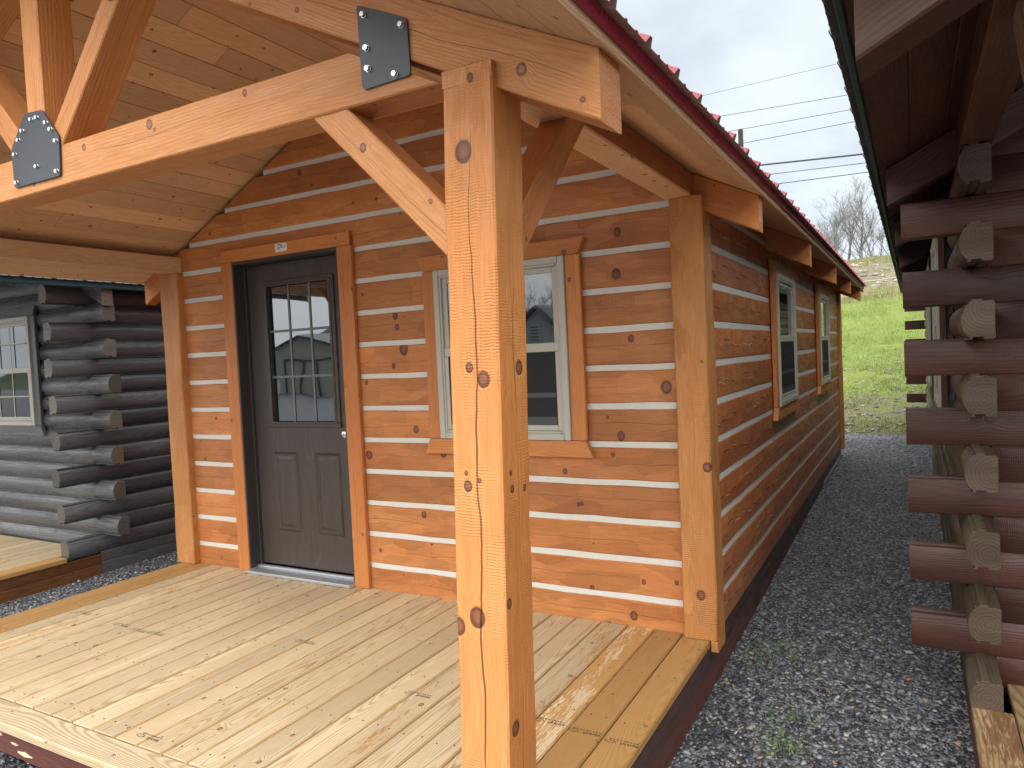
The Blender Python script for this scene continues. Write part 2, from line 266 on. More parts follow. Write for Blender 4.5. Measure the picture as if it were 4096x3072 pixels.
# ------------------------------------------------------------------ mesh helpers
rng = random.Random(7)
def boxprof(w, h, c):
    a, b = w/2, h/2
    pts = [(-a+c, -b), (a-c, -b), (a, -b+c), (a, b-c), (a-c, b), (-a+c, b), (-a, b-c), (-a, -b+c)]
    ev = [(-a+c, a-c, 0), (a-c, a, 0), (-b+c, b-c, 1), (b-c, b, 1), (-a+c, a-c, 2), (a-c, a, 2), (-b+c, b-c, 3), (b-c, b, 3)]
    return pts, ev
def frame(p0, p1, upv=(0, 0, 1)):
    p0, p1 = Vector(p0), Vector(p1); x = (p1-p0).normalized(); u_ = Vector(upv)
    y = u_.cross(x).normalized(); z = x.cross(y)
    m = Matrix(((x.x, y.x, z.x, p0.x), (x.y, y.y, z.y, p0.y), (x.z, y.z, z.z, p0.z), (0, 0, 0, 1)))
    return m, (p1-p0).length
class B:
    def __init__(s):
        s.bm = bmesh.new(); s.uv = s.bm.loops.layers.uv.new('uv'); s.wd = s.bm.loops.layers.float_color.new('wd')
    def face(s, vs, uvs, seed=.5, g=0., b=0., mi=0, smooth=False):
        try: f = s.bm.faces.new(vs)
        except ValueError: return
        f.material_index = mi; f.smooth = smooth
        for l, q in zip(f.loops, uvs): l[s.uv].uv = q; l[s.wd] = (seed, g, b, 1)
    def loft(s, prof, Mx, L, seed=None, shear=(0, 0), cham=.003, seg=0, jit=0., wear=0., smooth=False, caps=True, mi=0):
        pts, ev = prof; n = len(pts); seed = rng.random() if seed is None else seed
        cy = sum(p[0] for p in pts)/n; cz = sum(p[1] for p in pts)/n
        hh = max(abs(p[1]-cz) for p in pts)
        k = max(1, int(L/seg)) if seg else 1
        xs = [L*i/k for i in range(k+1)]
        st = [(x, 1.) for x in xs]
        if cham and L > 4*cham:
            st = [(0, 1-cham/hh), (cham, 1.)] + st[1:-1] + [(L-cham, 1.), (L, 1-cham/hh)]
        rings = []; jr = random.Random(int(seed*1e6)); m_ = len(st)
        for i, (x, sc) in enumerate(st):
            row = []; js = [(jr.gauss(0, jit), jr.gauss(0, jit)) for _ in range(4)] if jit else None
            for j, (y, z) in enumerate(pts):
                y2, z2 = cy+(y-cy)*sc, cz+(z-cz)*sc
                if jit and 0 < i < m_-1:
                    q = (0 if y < cy else 1)+(0 if z < cz else 2); y2 += js[q][0]; z2 += js[q][1]
                tt = x/L; sh = shear[0]*(1-tt)+shear[1]*tt
                row.append((x+sh*z2, s.bm.verts.new(Mx @ Vector((x+sh*z2, y2, z2)))))
            rings.append(row)
        cum = [0]
        for j in range(n): cum.append(cum[-1]+math.dist(pts[j], pts[(j+1) % n]))
        for i in range(m_-1):
            for j in range(n):
                j2 = (j+1) % n; a, b_, c, d_ = rings[i][j], rings[i][j2], rings[i+1][j2], rings[i+1][j]
                if ev: v0, v1, fi = ev[j]; uo = fi*1.37
                else: v0, v1, uo = cum[j]-cum[-1]*.25, cum[j+1]-cum[-1]*.25, 0
                s.face([a[1], b_[1], c[1], d_[1]], [(a[0]+uo, v0), (b_[0]+uo, v1), (c[0]+uo, v1), (d_[0]+uo, v0)], seed, 0, wear, mi, smooth)
        if caps:
            for row, fl in ((rings[0], True), (rings[-1], False)):
                idx = list(range(n)); idx = idx[::-1] if fl else idx
                s.face([row[j][1] for j in idx], [(pts[j][0], pts[j][1]) for j in idx], (seed*1.7+(.3 if fl else 0)) % 1, 1., wear, mi)
    def beam(s, p0, p1, w, h, upv=(0, 0, 1), c=.004, **k):
        Mx, L = frame(p0, p1, upv); s.loft(boxprof(w, h, c), Mx, L, **k)
    def box(s, lo, hi, ax=None, c=.003, **k):
        lo, hi = Vector(lo), Vector(hi); d_ = hi-lo; ce = (lo+hi)/2
        if ax is None: ax = max(range(3), key=lambda i: d_[i])
        p0, p1 = ce.copy(), ce.copy(); p0[ax] = lo[ax]; p1[ax] = hi[ax]
        c = min(c, min(d_)/3)
        if ax == 2: s.beam(p0, p1, d_.x, d_.y, (0, 1, 0), c, **k)
        elif ax == 0: s.beam(p0, p1, d_.y, d_.z, (0, 0, 1), c, **k)
        else: s.beam(p0, p1, d_.x, d_.z, (0, 0, 1), c, **k)
    def prism(s, poly, Mx, t, c=0., seed=None, mi=0, wear=0.):
        """polygon in local XY, thickness t along local Z from 0"""
        seed = rng.random() if seed is None else seed
        a = [s.bm.verts.new(Mx @ Vector((x, y, 0))) for x, y in poly]; b = [s.bm.verts.new(Mx @ Vector((x, y, t))) for x, y in poly]
        n = len(poly)
        s.face(a[::-1], [tuple(q) for q in poly[::-1]], seed, 0, wear, mi); s.face(b, [tuple(q) for q in poly], seed, 0, wear, mi)
        for i in range(n):
            j = (i+1) % n; L = math.dist(poly[i], poly[j])
            s.face([a[i], a[j], b[j], b[i]], [(0, 0), (L, 0), (L, t), (0, t)], seed, 0, wear, mi)
    def obj(s, name, mats, parent=None, smooth=False, ang=35):
        bmesh.ops.recalc_face_normals(s.bm, faces=s.bm.faces)
        me = bpy.data.meshes.new(name); s.bm.to_mesh(me); s.bm.free()
        for m in (mats if isinstance(mats, (list, tuple)) else [mats]): me.materials.append(M[m] if isinstance(m, str) else m)
        if smooth:
            me.shade_smooth()
            me.set_sharp_from_angle(angle=R(ang))
        o = bpy.data.objects.new(name, me); C.objects.link(o)
        if parent: o.parent = parent
        return o
def tag(o, label=None, cat=None, group=None, kind=None):
    if label: o['label'] = label
    if cat: o['category'] = cat
    if group: o['group'] = group
    if kind: o['kind'] = kind
    return o
def thing(name, label, cat, loc=(0, 0, 0), group=None):
    o = bpy.data.objects.new(name, None); C.objects.link(o); o.empty_display_size = .2
    return tag(o, label, cat, group)
XZ = lambda y: Matrix(((1, 0, 0, 0), (0, 0, -1, y), (0, 1, 0, 0), (0, 0, 0, 1)))     # local (x,y,z)->(x, y-z, y) : polygon in xz, thickness toward -y
def text_mesh(body, size, name, mat, parent, Mx, ext=.0003, align='CENTER'):
    cu = bpy.data.curves.new('tmp', 'FONT'); cu.body = body; cu.size = size; cu.align_x = align; cu.extrude = ext
    t = bpy.data.objects.new('tmp', cu); me = bpy.data.meshes.new_from_object(t); bpy.data.objects.remove(t)
    me.name = name; me.materials.clear(); me.materials.append(M[mat]); me.transform(Mx)
    o = bpy.data.objects.new(name, me); C.objects.link(o); o.parent = parent; return o

# ------------------------------------------------------------------ terrain
def gz(x, y):
    z = -.28 + .018*min(max(y, 0), 12)
    return z
def hill(x, y):
    e = y + .25*math.sin(x*.9) + .35*(mnoise.noise(Vector((x*.25, y*.25, 0))))
    if e < 9.3: z = gz(x, y)-.02-.05*(9.3-e)
    elif e < 23: z = -.115+(e-9.3)*.199
    elif e < 33.5: z = 2.61+(e-23)*.237+.25*mnoise.noise(Vector((x*.5, y*.5, 3)))*min(1, (e-23)/2)
    else: z = 5.1+.02*(e-33.5)+.15*mnoise.noise(Vector((x*.4, y*.4, 3)))
    return z+.04*mnoise.noise(Vector((x*1.3, y*1.3, 7)))*(1 if e > 9.6 else 0)
def grid(name, xs, ys, f, mat, kind='structure'):
    bm = bmesh.new(); vs = [[bm.verts.new((x, y, f(x, y))) for x in xs] for y in ys]
    for i in range(len(ys)-1):
        for j in range(len(xs)-1): bm.faces.new((vs[i][j], vs[i][j+1], vs[i+1][j+1], vs[i+1][j])).smooth = True
    me = bpy.data.meshes.new(name); bm.to_mesh(me); bm.free(); me.materials.append(mat)
    o = bpy.data.objects.new(name, me); C.objects.link(o); o['kind'] = kind; return o
def mk_gravel():
    m, t, p, o = newmat('gravel')
    co = t.n.new('ShaderNodeTexCoord').outputs['Object']; X = t.sep(co); c2 = t.xyz(X[0], X[1], 0.)
    v1 = t.vor(c2, 70.); v2 = t.vor(c2, 34.); k = t.sep(v1.outputs['Color']); k2 = t.sep(v2.outputs['Color'])
    col = t.ramp(k[0], [(0, (.012, .013, .017)), (.45, (.06, .065, .078)), (.8, (.15, .16, .18)), (1, (.33, .345, .37))])
    col = t.mix(t.m('GREATER_THAN', k[1], .965), col, (.30, .24, .16))
    n = t.noise(c2, 1.3, 4.); col = t.mix(t.m('MULTIPLY', t.mr(n, .5, .72), .6), col, (.045, .04, .034))
    far = t.mr(X[1], 8.3, 9.0); far = t.m('MULTIPLY', far, t.mr(X[1], 10.0, 9.4))
    col = t.mix(t.m('MULTIPLY', far, .55), col, (.26, .27, .28))
    t.put(p.inputs['Base Color'], col); p.inputs['Roughness'].default_value = .6
    h = t.m('ADD', t.m('MULTIPLY', t.m('SUBTRACT', 1., v1.outputs['Distance']), .006), t.m('MULTIPLY', k2[0], .008))
    t.put(p.inputs['Normal'], t.bump(h, 1.)); return m
M['gravel'] = mk_gravel()
def mk_turf():
    m, t, p, o = newmat('turf')
    co = t.n.new('ShaderNodeTexCoord').outputs['Object']; X = t.sep(co)
    n = t.noise(co, 1.1, 5., .6); n2 = t.noise(co, 14., 4., .6); n3 = t.noise(co, .45, 3.)
    g = t.mix(n2, (.12, .17, .035), (.27, .34, .09)); g = t.mix(t.m('MULTIPLY', t.mr(n3, .4, .65), .4), g, (.20, .20, .07))
    dirt = t.mix(n2, (.13, .10, .07), (.30, .26, .21))
    low = t.mr(X[1], 9.4, 13.8, .20, -.06); bare = t.mr(t.m('ADD', n, low), .56, .68)
    col = t.mix(t.m('MULTIPLY', bare, .75), g, dirt)
    scr = t.mix(t.noise(co, 5., 5., .7), (.11, .105, .05), (.36, .30, .23)); scr = t.mix(t.m('MULTIPLY', t.mr(t.noise(co, 1.6, 3.), .5, .7), .6), scr, (.11, .15, .045))
    col = t.mix(t.mr(X[1], 22.6, 23.6), col, scr)
    col = t.mix(t.m('MULTIPLY', t.mr(X[1], 30.5, 33.), .8), col, (.16, .16, .06))
    t.put(p.inputs['Base Color'], col); p.inputs['Roughness'].default_value = .9; p.inputs['Specular IOR Level'].default_value = .15
    t.put(p.inputs['Normal'], t.bump(t.m('ADD', t.m('MULTIPLY', n2, .05), t.m('MULTIPLY', t.noise(co, 5., 5., .7), .12)), 1.)); return m
M['turf'] = mk_turf()
lin = lambda a, b, n: [a+(b-a)*i/(n-1) for i in range(n)]
grid('gravel_ground', lin(-150, 150, 13), [-150, -60, -20, -6, -1, 0, 3, 6, 9, 12, 20, 60, 150], gz, M['gravel'])
grid('grass_hillside', [-150, -90, -50, -30]+lin(-20, 16, 109)+[30, 50, 90, 150], lin(9, 36, 109)+[40, 48, 60, 90, 150], hill, M['turf'])

def scatter_mesh(name, verts, faces, cols, mats, label, kind='stuff', nper=3):
    me = bpy.data.meshes.new(name); nf = len(faces); nv = len(verts)
    me.vertices.add(nv); me.vertices.foreach_set('co', np.asarray(verts, np.float32).ravel())
    me.loops.add(nf*nper); me.loops.foreach_set('vertex_index', np.asarray(faces, np.int32).ravel())
    me.polygons.add(nf); me.polygons.foreach_set('loop_start', np.arange(0, nf*nper, nper, dtype=np.int32))
    at = me.color_attributes.new('wd', 'FLOAT_COLOR', 'POINT'); at.data.foreach_set('color', np.asarray(cols, np.float32).ravel())
    me.update(calc_edges=True); me.validate(); me.materials.append(mats)
    o = bpy.data.objects.new(name, me); C.objects.link(o); tag(o, label, name.replace('_', ' '), kind=kind); return o
def mk_stone(name, ramp, rough=.34):
    m, t, p, o = newmat(name); at = t.n.new('ShaderNodeAttribute'); at.attribute_name = 'wd'; A = t.sep(at.outputs['Color'])
    co = t.n.new('ShaderNodeTexCoord').outputs['Object']; n = t.noise(co, 160., 3., .6)
    col = t.mix(t.m('MULTIPLY', n, .3), t.ramp(A[0], ramp), (.03, .03, .034))
    t.put(p.inputs['Base Color'], col); p.inputs['Roughness'].default_value = rough
    t.put(p.inputs['Normal'], t.bump(n, .0015)); return m
M['stone'] = mk_stone('crushed_stone', [(0, (.022, .025, .032)), (.3, (.09, .098, .115)), (.65, (.21, .225, .25)), (.93, (.38, .395, .42)), (.965, (.48, .49, .5)), (.975, (.42, .33, .2)), (.99, (.5, .4, .25)), (1, (.35, .14, .06))])
nr = np.random.default_rng(3)
ico = np.array([(0, 0, 1), (.894, 0, .447), (.276, .851, .447), (-.724, .526, .447), (-.724, -.526, .447), (.276, -.851, .447),
                (.724, .526, -.447), (-.276, .851, -.447), (-.894, 0, -.447), (-.276, -.851, -.447), (.724, -.526, -.447), (0, 0, -1)])
icf = np.array([(0, 1, 2), (0, 2, 3), (0, 3, 4), (0, 4, 5), (0, 5, 1), (1, 6, 2), (2, 7, 3), (3, 8, 4), (4, 9, 5), (5, 10, 1),
                (6, 7, 2), (7, 8, 3), (8, 9, 4), (9, 10, 5), (10, 6, 1), (11, 7, 6), (11, 8, 7), (11, 9, 8), (11, 10, 9), (11, 6, 10)])
def stones(regions):
    V, F, Cc, off = [], [], [], 0
    for (x0, x1, y0, y1, n, s0, s1) in regions:
        x = nr.uniform(x0, x1, n); y = nr.uniform(y0, y1, n); s = s0*(s1/s0)**(nr.random(n)**2.2)
        el = nr.uniform(.5, 1., (n, 1)); sc = np.stack([s, s*el[:, 0], s*nr.uniform(.22, .5, n)], 1)
        P = ico[None]*(1+nr.normal(0, .22, (n, 12, 1)))*sc[:, None]
        a = nr.uniform(0, 6.28, n); ca, sa = np.cos(a), np.sin(a); tx = nr.normal(0, .35, n)
        X = P[..., 0]*ca[:, None]-P[..., 1]*sa[:, None]; Y = P[..., 0]*sa[:, None]+P[..., 1]*ca[:, None]; Z = P[..., 2]+X*np.sin(tx)[:, None]
        gzv = -.28+.018*np.clip(y, 0, 12)
        V.append(np.stack([X+x[:, None], Y+y[:, None], Z+(gzv+sc[:, 2]*.3)[:, None]], 2).reshape(-1, 3))
        F.append((icf[None]+(off+np.arange(n)*12)[:, None, None]).reshape(-1, 3)); off += n*12
        c = np.repeat(nr.random(n), 12); Cc.append(np.stack([c, c, c, np.ones_like(c)], 1))
    return np.concatenate(V), np.concatenate(F), np.concatenate(Cc)
v_, f_, c_ = stones([(-.03, 1.15, -1.5, 2.2, 16000, .005, .017), (-.03, 1.3, 2.2, 5.5, 8500, .007, .018), (-.4, 1.3, 5.5, 9.4, 4500, .009, .022),
                     (-5.12, -3.7, -1.6, 1.7, 8500, .006, .017), (-3.6, -1.6, -2.4, -1.6, 3500, .005, .015), (-.03, 1.05, -1.4, 1.2, 160, .016, .028)])
scatter_mesh('loose_gravel', v_, f_, c_, M['stone'], 'dark grey crushed gravel lying loose between the cabins')
def mk_blade(name, a, b):
    m, t, p, o = newmat(name); at = t.n.new('ShaderNodeAttribute'); at.attribute_name = 'wd'; A = t.sep(at.outputs['Color'])
    t.put(p.inputs['Base Color'], t.mix(A[1], t.mix(A[0], a, b), (.34, .30, .14))); p.inputs['Roughness'].default_value = .6; p.inputs['Specular IOR Level'].default_value = .25
    p.inputs['Subsurface Weight'].default_value = 0
    return m
M['blade'] = mk_blade('grass_blades', (.12, .18, .035), (.31, .39, .115)); M['weed'] = mk_blade('weed_blades', (.07, .15, .02), (.16, .3, .05))
def blades(pts, hgt, wid, lean=.5, dry=.06, r_=nr, tone=False):
    n = len(pts); h = r_.uniform(.5, 1., n)*hgt; a = r_.uniform(0, 6.28, n); b = r_.uniform(0, 6.28, n); l = r_.uniform(.1, 1, n)*lean
    dx, dy = np.cos(a)*wid*.5, np.sin(a)*wid*.5; P = np.asarray(pts)
    A = P+np.stack([dx, dy, 0*dx-.01], 1); Bq = P+np.stack([-dx, -dy, 0*dx-.01], 1); T = P+np.stack([np.cos(b)*l*h, np.sin(b)*l*h, h*(1-.3*l)], 1)
    V = np.stack([A, Bq, T], 1).reshape(-1, 3); F = np.arange(3*n).reshape(-1, 3)
    cc = r_.random(n)
    if tone: cc = np.clip(np.array([.5+.75*mnoise.noise(Vector((q[0]*1.1, q[1]*.7, 1)))+.5*mnoise.noise(Vector((q[0]*4, q[1]*3, 6))) for q in pts])+r_.normal(0, .18, n), 0, 1)
    c = np.repeat(cc, 3); dr = np.repeat((r_.random(n) < dry)*1., 3); return V, F, np.stack([c, dr, c, np.ones_like(c)], 1)
pp = []
while len(pp) < 62000:
    y = rng.uniform(9.2, 23.8); x = rng.uniform(-2.6-.13*(y-9), 2.2)
    nn = mnoise.noise(Vector((x*.8, y*.8, 2)))+.6*mnoise.noise(Vector((x*2.6, y*2.6, 5)))
    lim = -.6 if y > 13.8 else -.6+(13.8-y)/4.4*(.5 if rng.random() < .8 else .1)
    if nn < lim: continue
    pp.append((x, y, hill(x, y)))
v_, f_, c_ = blades(pp, .085, .012, .8, tone=True); scatter_mesh('grass', v_, f_, c_, M['blade'], 'bright green grass growing on the slope behind the cabins')
# brush at the fence and scrub on the stony bank
pp = []
for i in range(3800):
    y = rng.gauss(23.9, .45) if i < 2600 else rng.uniform(24, 36); x = rng.uniform(-5, 3)
    pp.append((x, y, hill(x, y)))
v_, f_, c_ = blades(pp[:2600], .5, .016, .5, dry=.72); scatter_mesh('dry_brush', v_, f_, c_, M['weed'], 'dry stalks and brush along the wire fence at the top of the lawn')
v_, f_, c_ = blades(pp[2600:], .3, .03, .9, dry=.45); scatter_mesh('bank_scrub', v_, f_, c_, M['weed'], 'low scrub tufts on the stony bank below the bare trees')
def stones_on(f, n, x0, x1, y0, y1, s0, s1, name, label, mat, yb=1.):
    x = nr.uniform(x0, x1, n); y = y0+(y1-y0)*nr.random(n)**yb; z = np.array([f(a, b) for a, b in zip(x, y)]); s = s0*(s1/s0)**(nr.random(n)**2)
    P = ico[None]*(1+nr.normal(0, .2, (n, 12, 1)))*np.stack([s, s*.75, s*.45], 1)[:, None]
    V = (P+np.stack([x, y, z+.2*s], 1)[:, None]).reshape(-1, 3); F = (icf[None]+(np.arange(n)*12)[:, None, None]).reshape(-1, 3)
    c = np.repeat(nr.random(n), 12); scatter_mesh(name, V, F, np.stack([c, c, c, np.ones_like(c)], 1), mat, label)
M['pale'] = mk_stone('pale_stone', [(0, (.16, .14, .10)), (.5, (.30, .27, .22)), (1, (.50, .48, .43))], .8)
stones_on(hill, 1900, -2.6, 2, 9.35, 15.0, .012, .05, 'pale_pebbles', 'pale pebbles scattered in the thin grass at the foot of the slope', M['pale'], 1.8)
stones_on(hill, 900, -6, 3, 24, 34, .03, .16, 'bank_rubble', 'pale broken stone on the steep bank behind the wire fence', M['pale'])
# weeds in the gravel
pp = []
for cx, cy, n, s in [(.34, -.33, 130, .055), (.30, -.10, 60, .05), (.18, .62, 130, .10), (.12, .42, 60, .07), (.42, -.05, 30, .05), (.27, .25, 36, .12), (.5, .1, 22, .1), (.36, .45, 14, .12), (-4.35, -.42, 22, .02), (-4.25, .55, 16, .03), (.66, -.6, 14, .06), (.30, -.62, 26, .06), (-4.55, -.1, 10, .02)]:
    for _ in range(n):
        x, y = rng.gauss(cx, s), rng.gauss(cy, s); pp.append((x, y, gz(x, y)+.004))
v_, f_, c_ = blades(pp, .034, .005, 1.1); scatter_mesh('gravel_weeds', v_, f_, c_, M['weed'], 'small green weeds sprouting through the gravel between the cabins')

# ------------------------------------------------------------------ the chinked cabin
XC = -1.895; XR, XL = 0., 2*XC
cab = thing('timber_cabin', 'orange stained timber cabin with white chinking, covered porch and crimson metal roof', 'cabin')
P = .1912; zc = lambda k: .1433+P*(k-1)
zroof = lambda x: 2.1725-.5*(x if x > XC else 2*XC-x)
SK = -.5
# front wall: dark core, chinking strips, hewn logs
b = B()
def roof_poly(y, t, inset=.02):
    return None
core = [(XL+.02, -.02), (XR-.02, -.02), (XR-.02, 2.17), (XC, 3.1), (XL+.02, 2.17)]
DX0, DX1, DZ = -3.098, -2.172, 2.083
WX0, WX1, WZ0, WZ1 = -1.467, -.668, .93, 1.866
def wallbox(b, x0, x1, z0, z1): b.box((x0, .05, z0), (x1, .14, z1), ax=0, c=0)
wallbox(b, XL+.02, DX0-.02, -.02, 2.1); wallbox(b, DX1+.02, WX0-.01, -.02, 2.1); wallbox(b, WX0-.01, WX1+.01, -.02, WZ0-.01); wallbox(b, WX0-.01, WX1+.01, WZ1+.01, 2.1); wallbox(b, WX1+.01, XR-.02, -.02, 2.1)
b.prism([(XL+.02, 2.1), (XR-.02, 2.1), (XR-.02, 2.17), (XC, 3.1), (XL+.02, 2.17)], XZ(.14), .09)
front = b.obj('front_wall', 'vapour', cab)
def spans(z0, z1, lo, hi, holes):
    cur = [(lo, hi)]
    for (h0, h1, g0, g1) in holes:
        if z1 > g0 and z0 < g1:
            nx = []
            for (a, c_) in cur:
                if h1 <= a or h0 >= c_: nx.append((a, c_)); continue
                if h0 > a: nx.append((a, h0))
                if h1 < c_: nx.append((h1, c_))
            cur = nx
    return cur
holes = [(DX0-.03, DX1+.03, -1, 2.062), (WX0-.03, WX1+.03, WZ0-.01, WZ1-.005)]
ch = B()
for k in range(1, 17):
    z = zc(k); lim = min(0, (2.16-z)/.5) if z > 2.1 else 0
    for a, c_ in spans(z-.016, z+.016, XL+.06-lim, XR-.06+lim, holes):
        ch.box((a, .008, z-.02), (c_, .05, z+.02), ax=0, c=0)
ch.obj('chinking', 'chink', front)
for k in range(0, 17):
    z0 = -.018 if k == 0 else zc(k)+.0155; z1 = zc(k+1)-.0155; zm = (z0+z1)/2
    if zm > 3.0: break
    top = zm > 2.1; lim = (2.175-zm)/.5 if top else 0
    for a, c_ in spans(z0, z1, XL+.06-lim, XR-.06+lim, holes):
        q = B(); Mx, L = frame((a, .026, zm), (c_, .026, zm))
        q.loft(boxprof(.05, z1-z0, .005), Mx, L, seg=.17, jit=.0014, cham=0, shear=((2. if top and a < XC-.0 and abs(a-(XL+.06-lim)) < .01 else 0), (-2. if top and abs(c_-(XR-.06+lim)) < .01 else 0)))
        q.obj('log', 'log', front)
# side wall facing the neighbour
b = B(); WS = [(1.95, 2.80), (4.59, 5.44)]
ys = [0.1, WS[0][0]-.01, WS[0][1]+.01, WS[1][0]-.01, WS[1][1]+.01, 7.1]
b.box((-.14, .14, -.02), (-.05, WS[0][0]-.01, 2.1), ax=1, c=0); b.box((-.14, WS[0][1]+.01, -.02), (-.05, WS[1][0]-.01, 2.1), ax=1, c=0); b.box((-.14, WS[1][1]+.01, -.02), (-.05, 7.05, 2.1), ax=1, c=0)
for y0, y1 in WS: b.box((-.14, y0-.01, -.02), (-.05, y1+.01, WZ0-.01), ax=1, c=0); b.box((-.14, y0-.01, WZ1+.01), (-.05, y1+.01, 2.1), ax=1, c=0)
side = b.obj('side_wall', 'vapour', cab)
sholes = [(y0-.03, y1+.03, WZ0-.01, WZ1-.005) for y0, y1 in WS]
ch = B()
for k in range(1, 12):
    z = zc(k)
    for a, c_ in spans(z-.016, z+.016, .09, 7.06, sholes): ch.box((-.05, a, z-.02), (-.0055, c_, z+.02), ax=1, c=0)
ch.obj('chinking', 'chink', side)
for k in range(0, 12):
    z0 = -.018 if k == 0 else zc(k)+.0155; z1 = zc(k+1)-.0155 if k < 11 else 2.16; zm = (z0+z1)/2
    for a, c_ in spans(z0, z1, .09, 7.06, sholes):
        q = B(); Mx, L = frame((-.026, a, zm), (-.026, c_, zm)); q.loft(boxprof(.05, z1-z0, .005), Mx, L, seg=.3, jit=.0006, cham=0); q.obj('log', 'sidelog', side)
b = B(); b.box((XL, .1, -.02), (XL+.12, 7.05, 2.15), ax=1); b.obj('side_wall', 'sidelog', cab)
b = B(); b.box((XL, 7.04, -.02), (XR-.13, 7.14, 2.15), ax=0); b.prism([(XL+.02, 2.15), (XR-.02, 2.15), (XC, 3.08)], XZ(7.14), .1); b.obj('back_wall', 'sidelog', cab)
# corner posts
def cpost(x0, x1, y0, y1, notch=None, parent=cab):
    q = B(); Mx, L = frame(((x0+x1)/2, (y0+y1)/2, .002), ((x0+x1)/2, (y0+y1)/2, 2.066), (0, 1, 0))
    q.loft(boxprof(x1-x0, y1-y0, .007), Mx, L, seg=.2, jit=.002, seed=rng.random())
    if notch: q.box((notch[0], y0+.002, -.052), (notch[1], y1-.002, .0), ax=2, c=.002)
    return q.obj('corner_post', 'cpost', parent)
cpost(-.118, .036, -.05, .105, (.004, .036)); cpost(XL-.036, XL+.15, -.05, .105)
cpost(-.118, .036, 7.02, 7.17, (-.1, .036)); cpost(XL-.036, XL+.118, 7.02, 7.17)
# door: trim, frame, slab with panels and nine-light glass

def mitre(b, x0, x1, z0, z1, y0, y1, legs=True):
    pass
TW = .104
b = B(); b.prism([(DX0-TW, .0), (DX0, .0), (DX0, DZ), (DX0-TW, DZ+.084)], XZ(-.002), .028); tr1 = b
dtrim = tr1.obj('door_trim', 'trim', cab)
b = B(); b.box((DX0-TW, -.03, .001), (DX0, .0, DZ), ax=2, c=.004); b.obj('side_casing', 'trim', dtrim); bpy.data.objects.remove(bpy.data.objects['side_casing'])
# replace the placeholder leg by bevelled casing pieces with mitred tops
def casing(poly_len, name, parent, p0, p1, w, sh):
    q = B(); Mx, L = frame(p0, p1, (0, -1, 0)); q.loft(boxprof(w, .028, .004), Mx, L, shear=(0, 0), seg=.4, jit=.0006); return q.obj(name, 'trim', parent)
me_old = dtrim.data
q = B(); q.box((DX0-TW, -.029, DZ), (DX1+TW, -.001, DZ+.083), ax=0, c=.004); tmp = q.obj('tmp', 'trim'); dtrim.data = tmp.data; bpy.data.objects.remove(tmp); dtrim.data.name = 'door_trim'
q = B(); q.box((DX0-TW, -.031, .001), (DX0, -.001, DZ-.001), ax=2, c=.004); q.obj('side_casing', 'trim', dtrim)
q = B(); q.box((DX1, -.031, .001), (DX1+TW+.008, .0, DZ-.001), ax=2, c=.004); q.obj('side_casing', 'trim', dtrim)
q = B(); q.box((DX0, -.026, .02), (DX0+.012, .13, DZ), ax=2, c=.001); q.box((DX1-.012, -.026, .02), (DX1, .13, DZ), ax=2, c=.001); q.box((DX0+.012, -.026, DZ-.022), (DX1-.012, .13, DZ), ax=0, c=.001)
q.box((DX0+.012, .055, .03), (DX0+.024, .078, DZ-.022), ax=2, c=.001); jamb = q.obj('door_frame', plain('frame_brown', (.045, .038, .036), .4), cab)
q = B(); q.box((DX0-.0, -.075, .003), (DX1+.0, .09, .022), ax=0, c=.004); q.box((DX0+.012, .03, .022), (DX1-.012, .06, .034), ax=0, c=.003); q.obj('threshold', 'alu', cab)
SY = .08; SX0, SX1, SZ0, SZ1 = DX0+.013, DX1-.013, .036, DZ-.024
GX0, GX1, GZ0, GZ1 = -2.90, -2.343, 1.003, 1.912
q = B()
for lo, hi in (((SX0, SY, SZ0), (GX0, SY+.04, SZ1)), ((GX1, SY, SZ0), (SX1, SY+.04, SZ1)), ((GX0, SY, GZ1), (GX1, SY+.04, SZ1)), ((GX0, SY, SZ0), (GX1, SY+.04, GZ0))): q.box(lo, hi, ax=2, c=0)
door = q.obj('door', 'door', cab)
# lite surround, raised
q = B(); e = .038
for (x0, x1, z0, z1) in ((GX0-e, GX1+e, GZ1, GZ1+e*.8), (GX0-e, GX1+e, GZ0-e*.8, GZ0), (GX0-e, GX0, GZ0, GZ1), (GX1, GX1+e, GZ0, GZ1)):
    q.box((x0, SY-.012, z0), (x1, SY-.001, z1), c=.004); 
for (x0, x1, z0, z1) in ((GX0-.012, GX1+.012, GZ1-.006, GZ1+.01), (GX0-.012, GX1+.012, GZ0-.01, GZ0+.006), (GX0-.012, GX0+.006, GZ0, GZ1), (GX1-.006, GX1+.012, GZ0, GZ1)): q.box((x0, SY-.018, z0), (x1, SY-.008, z1), c=.003)
q.obj('glass_surround', 'door', door)
q = B(); q.box((GX0+.001, SY+.012, GZ0+.001), (GX1-.001, SY+.02, GZ1-.001), ax=2, c=0); gl = q.obj('glass', 'doorglass', door)
q = B()
for i in (1, 2): x = GX0+(GX1-GX0)*i/3; q.box((x-.008, SY+.006, GZ0), (x+.008, SY+.0115, GZ1), ax=2, c=.002)
for i in (1, 2): z = GZ0+(GZ1-GZ0)*i/3; q.box((GX0, SY+.005, z-.008), (GX1, SY+.0112, z+.008), ax=0, c=.002)
q.obj('glazing_grid', plain('grid_grey', (.13, .15, .15), .4), door)
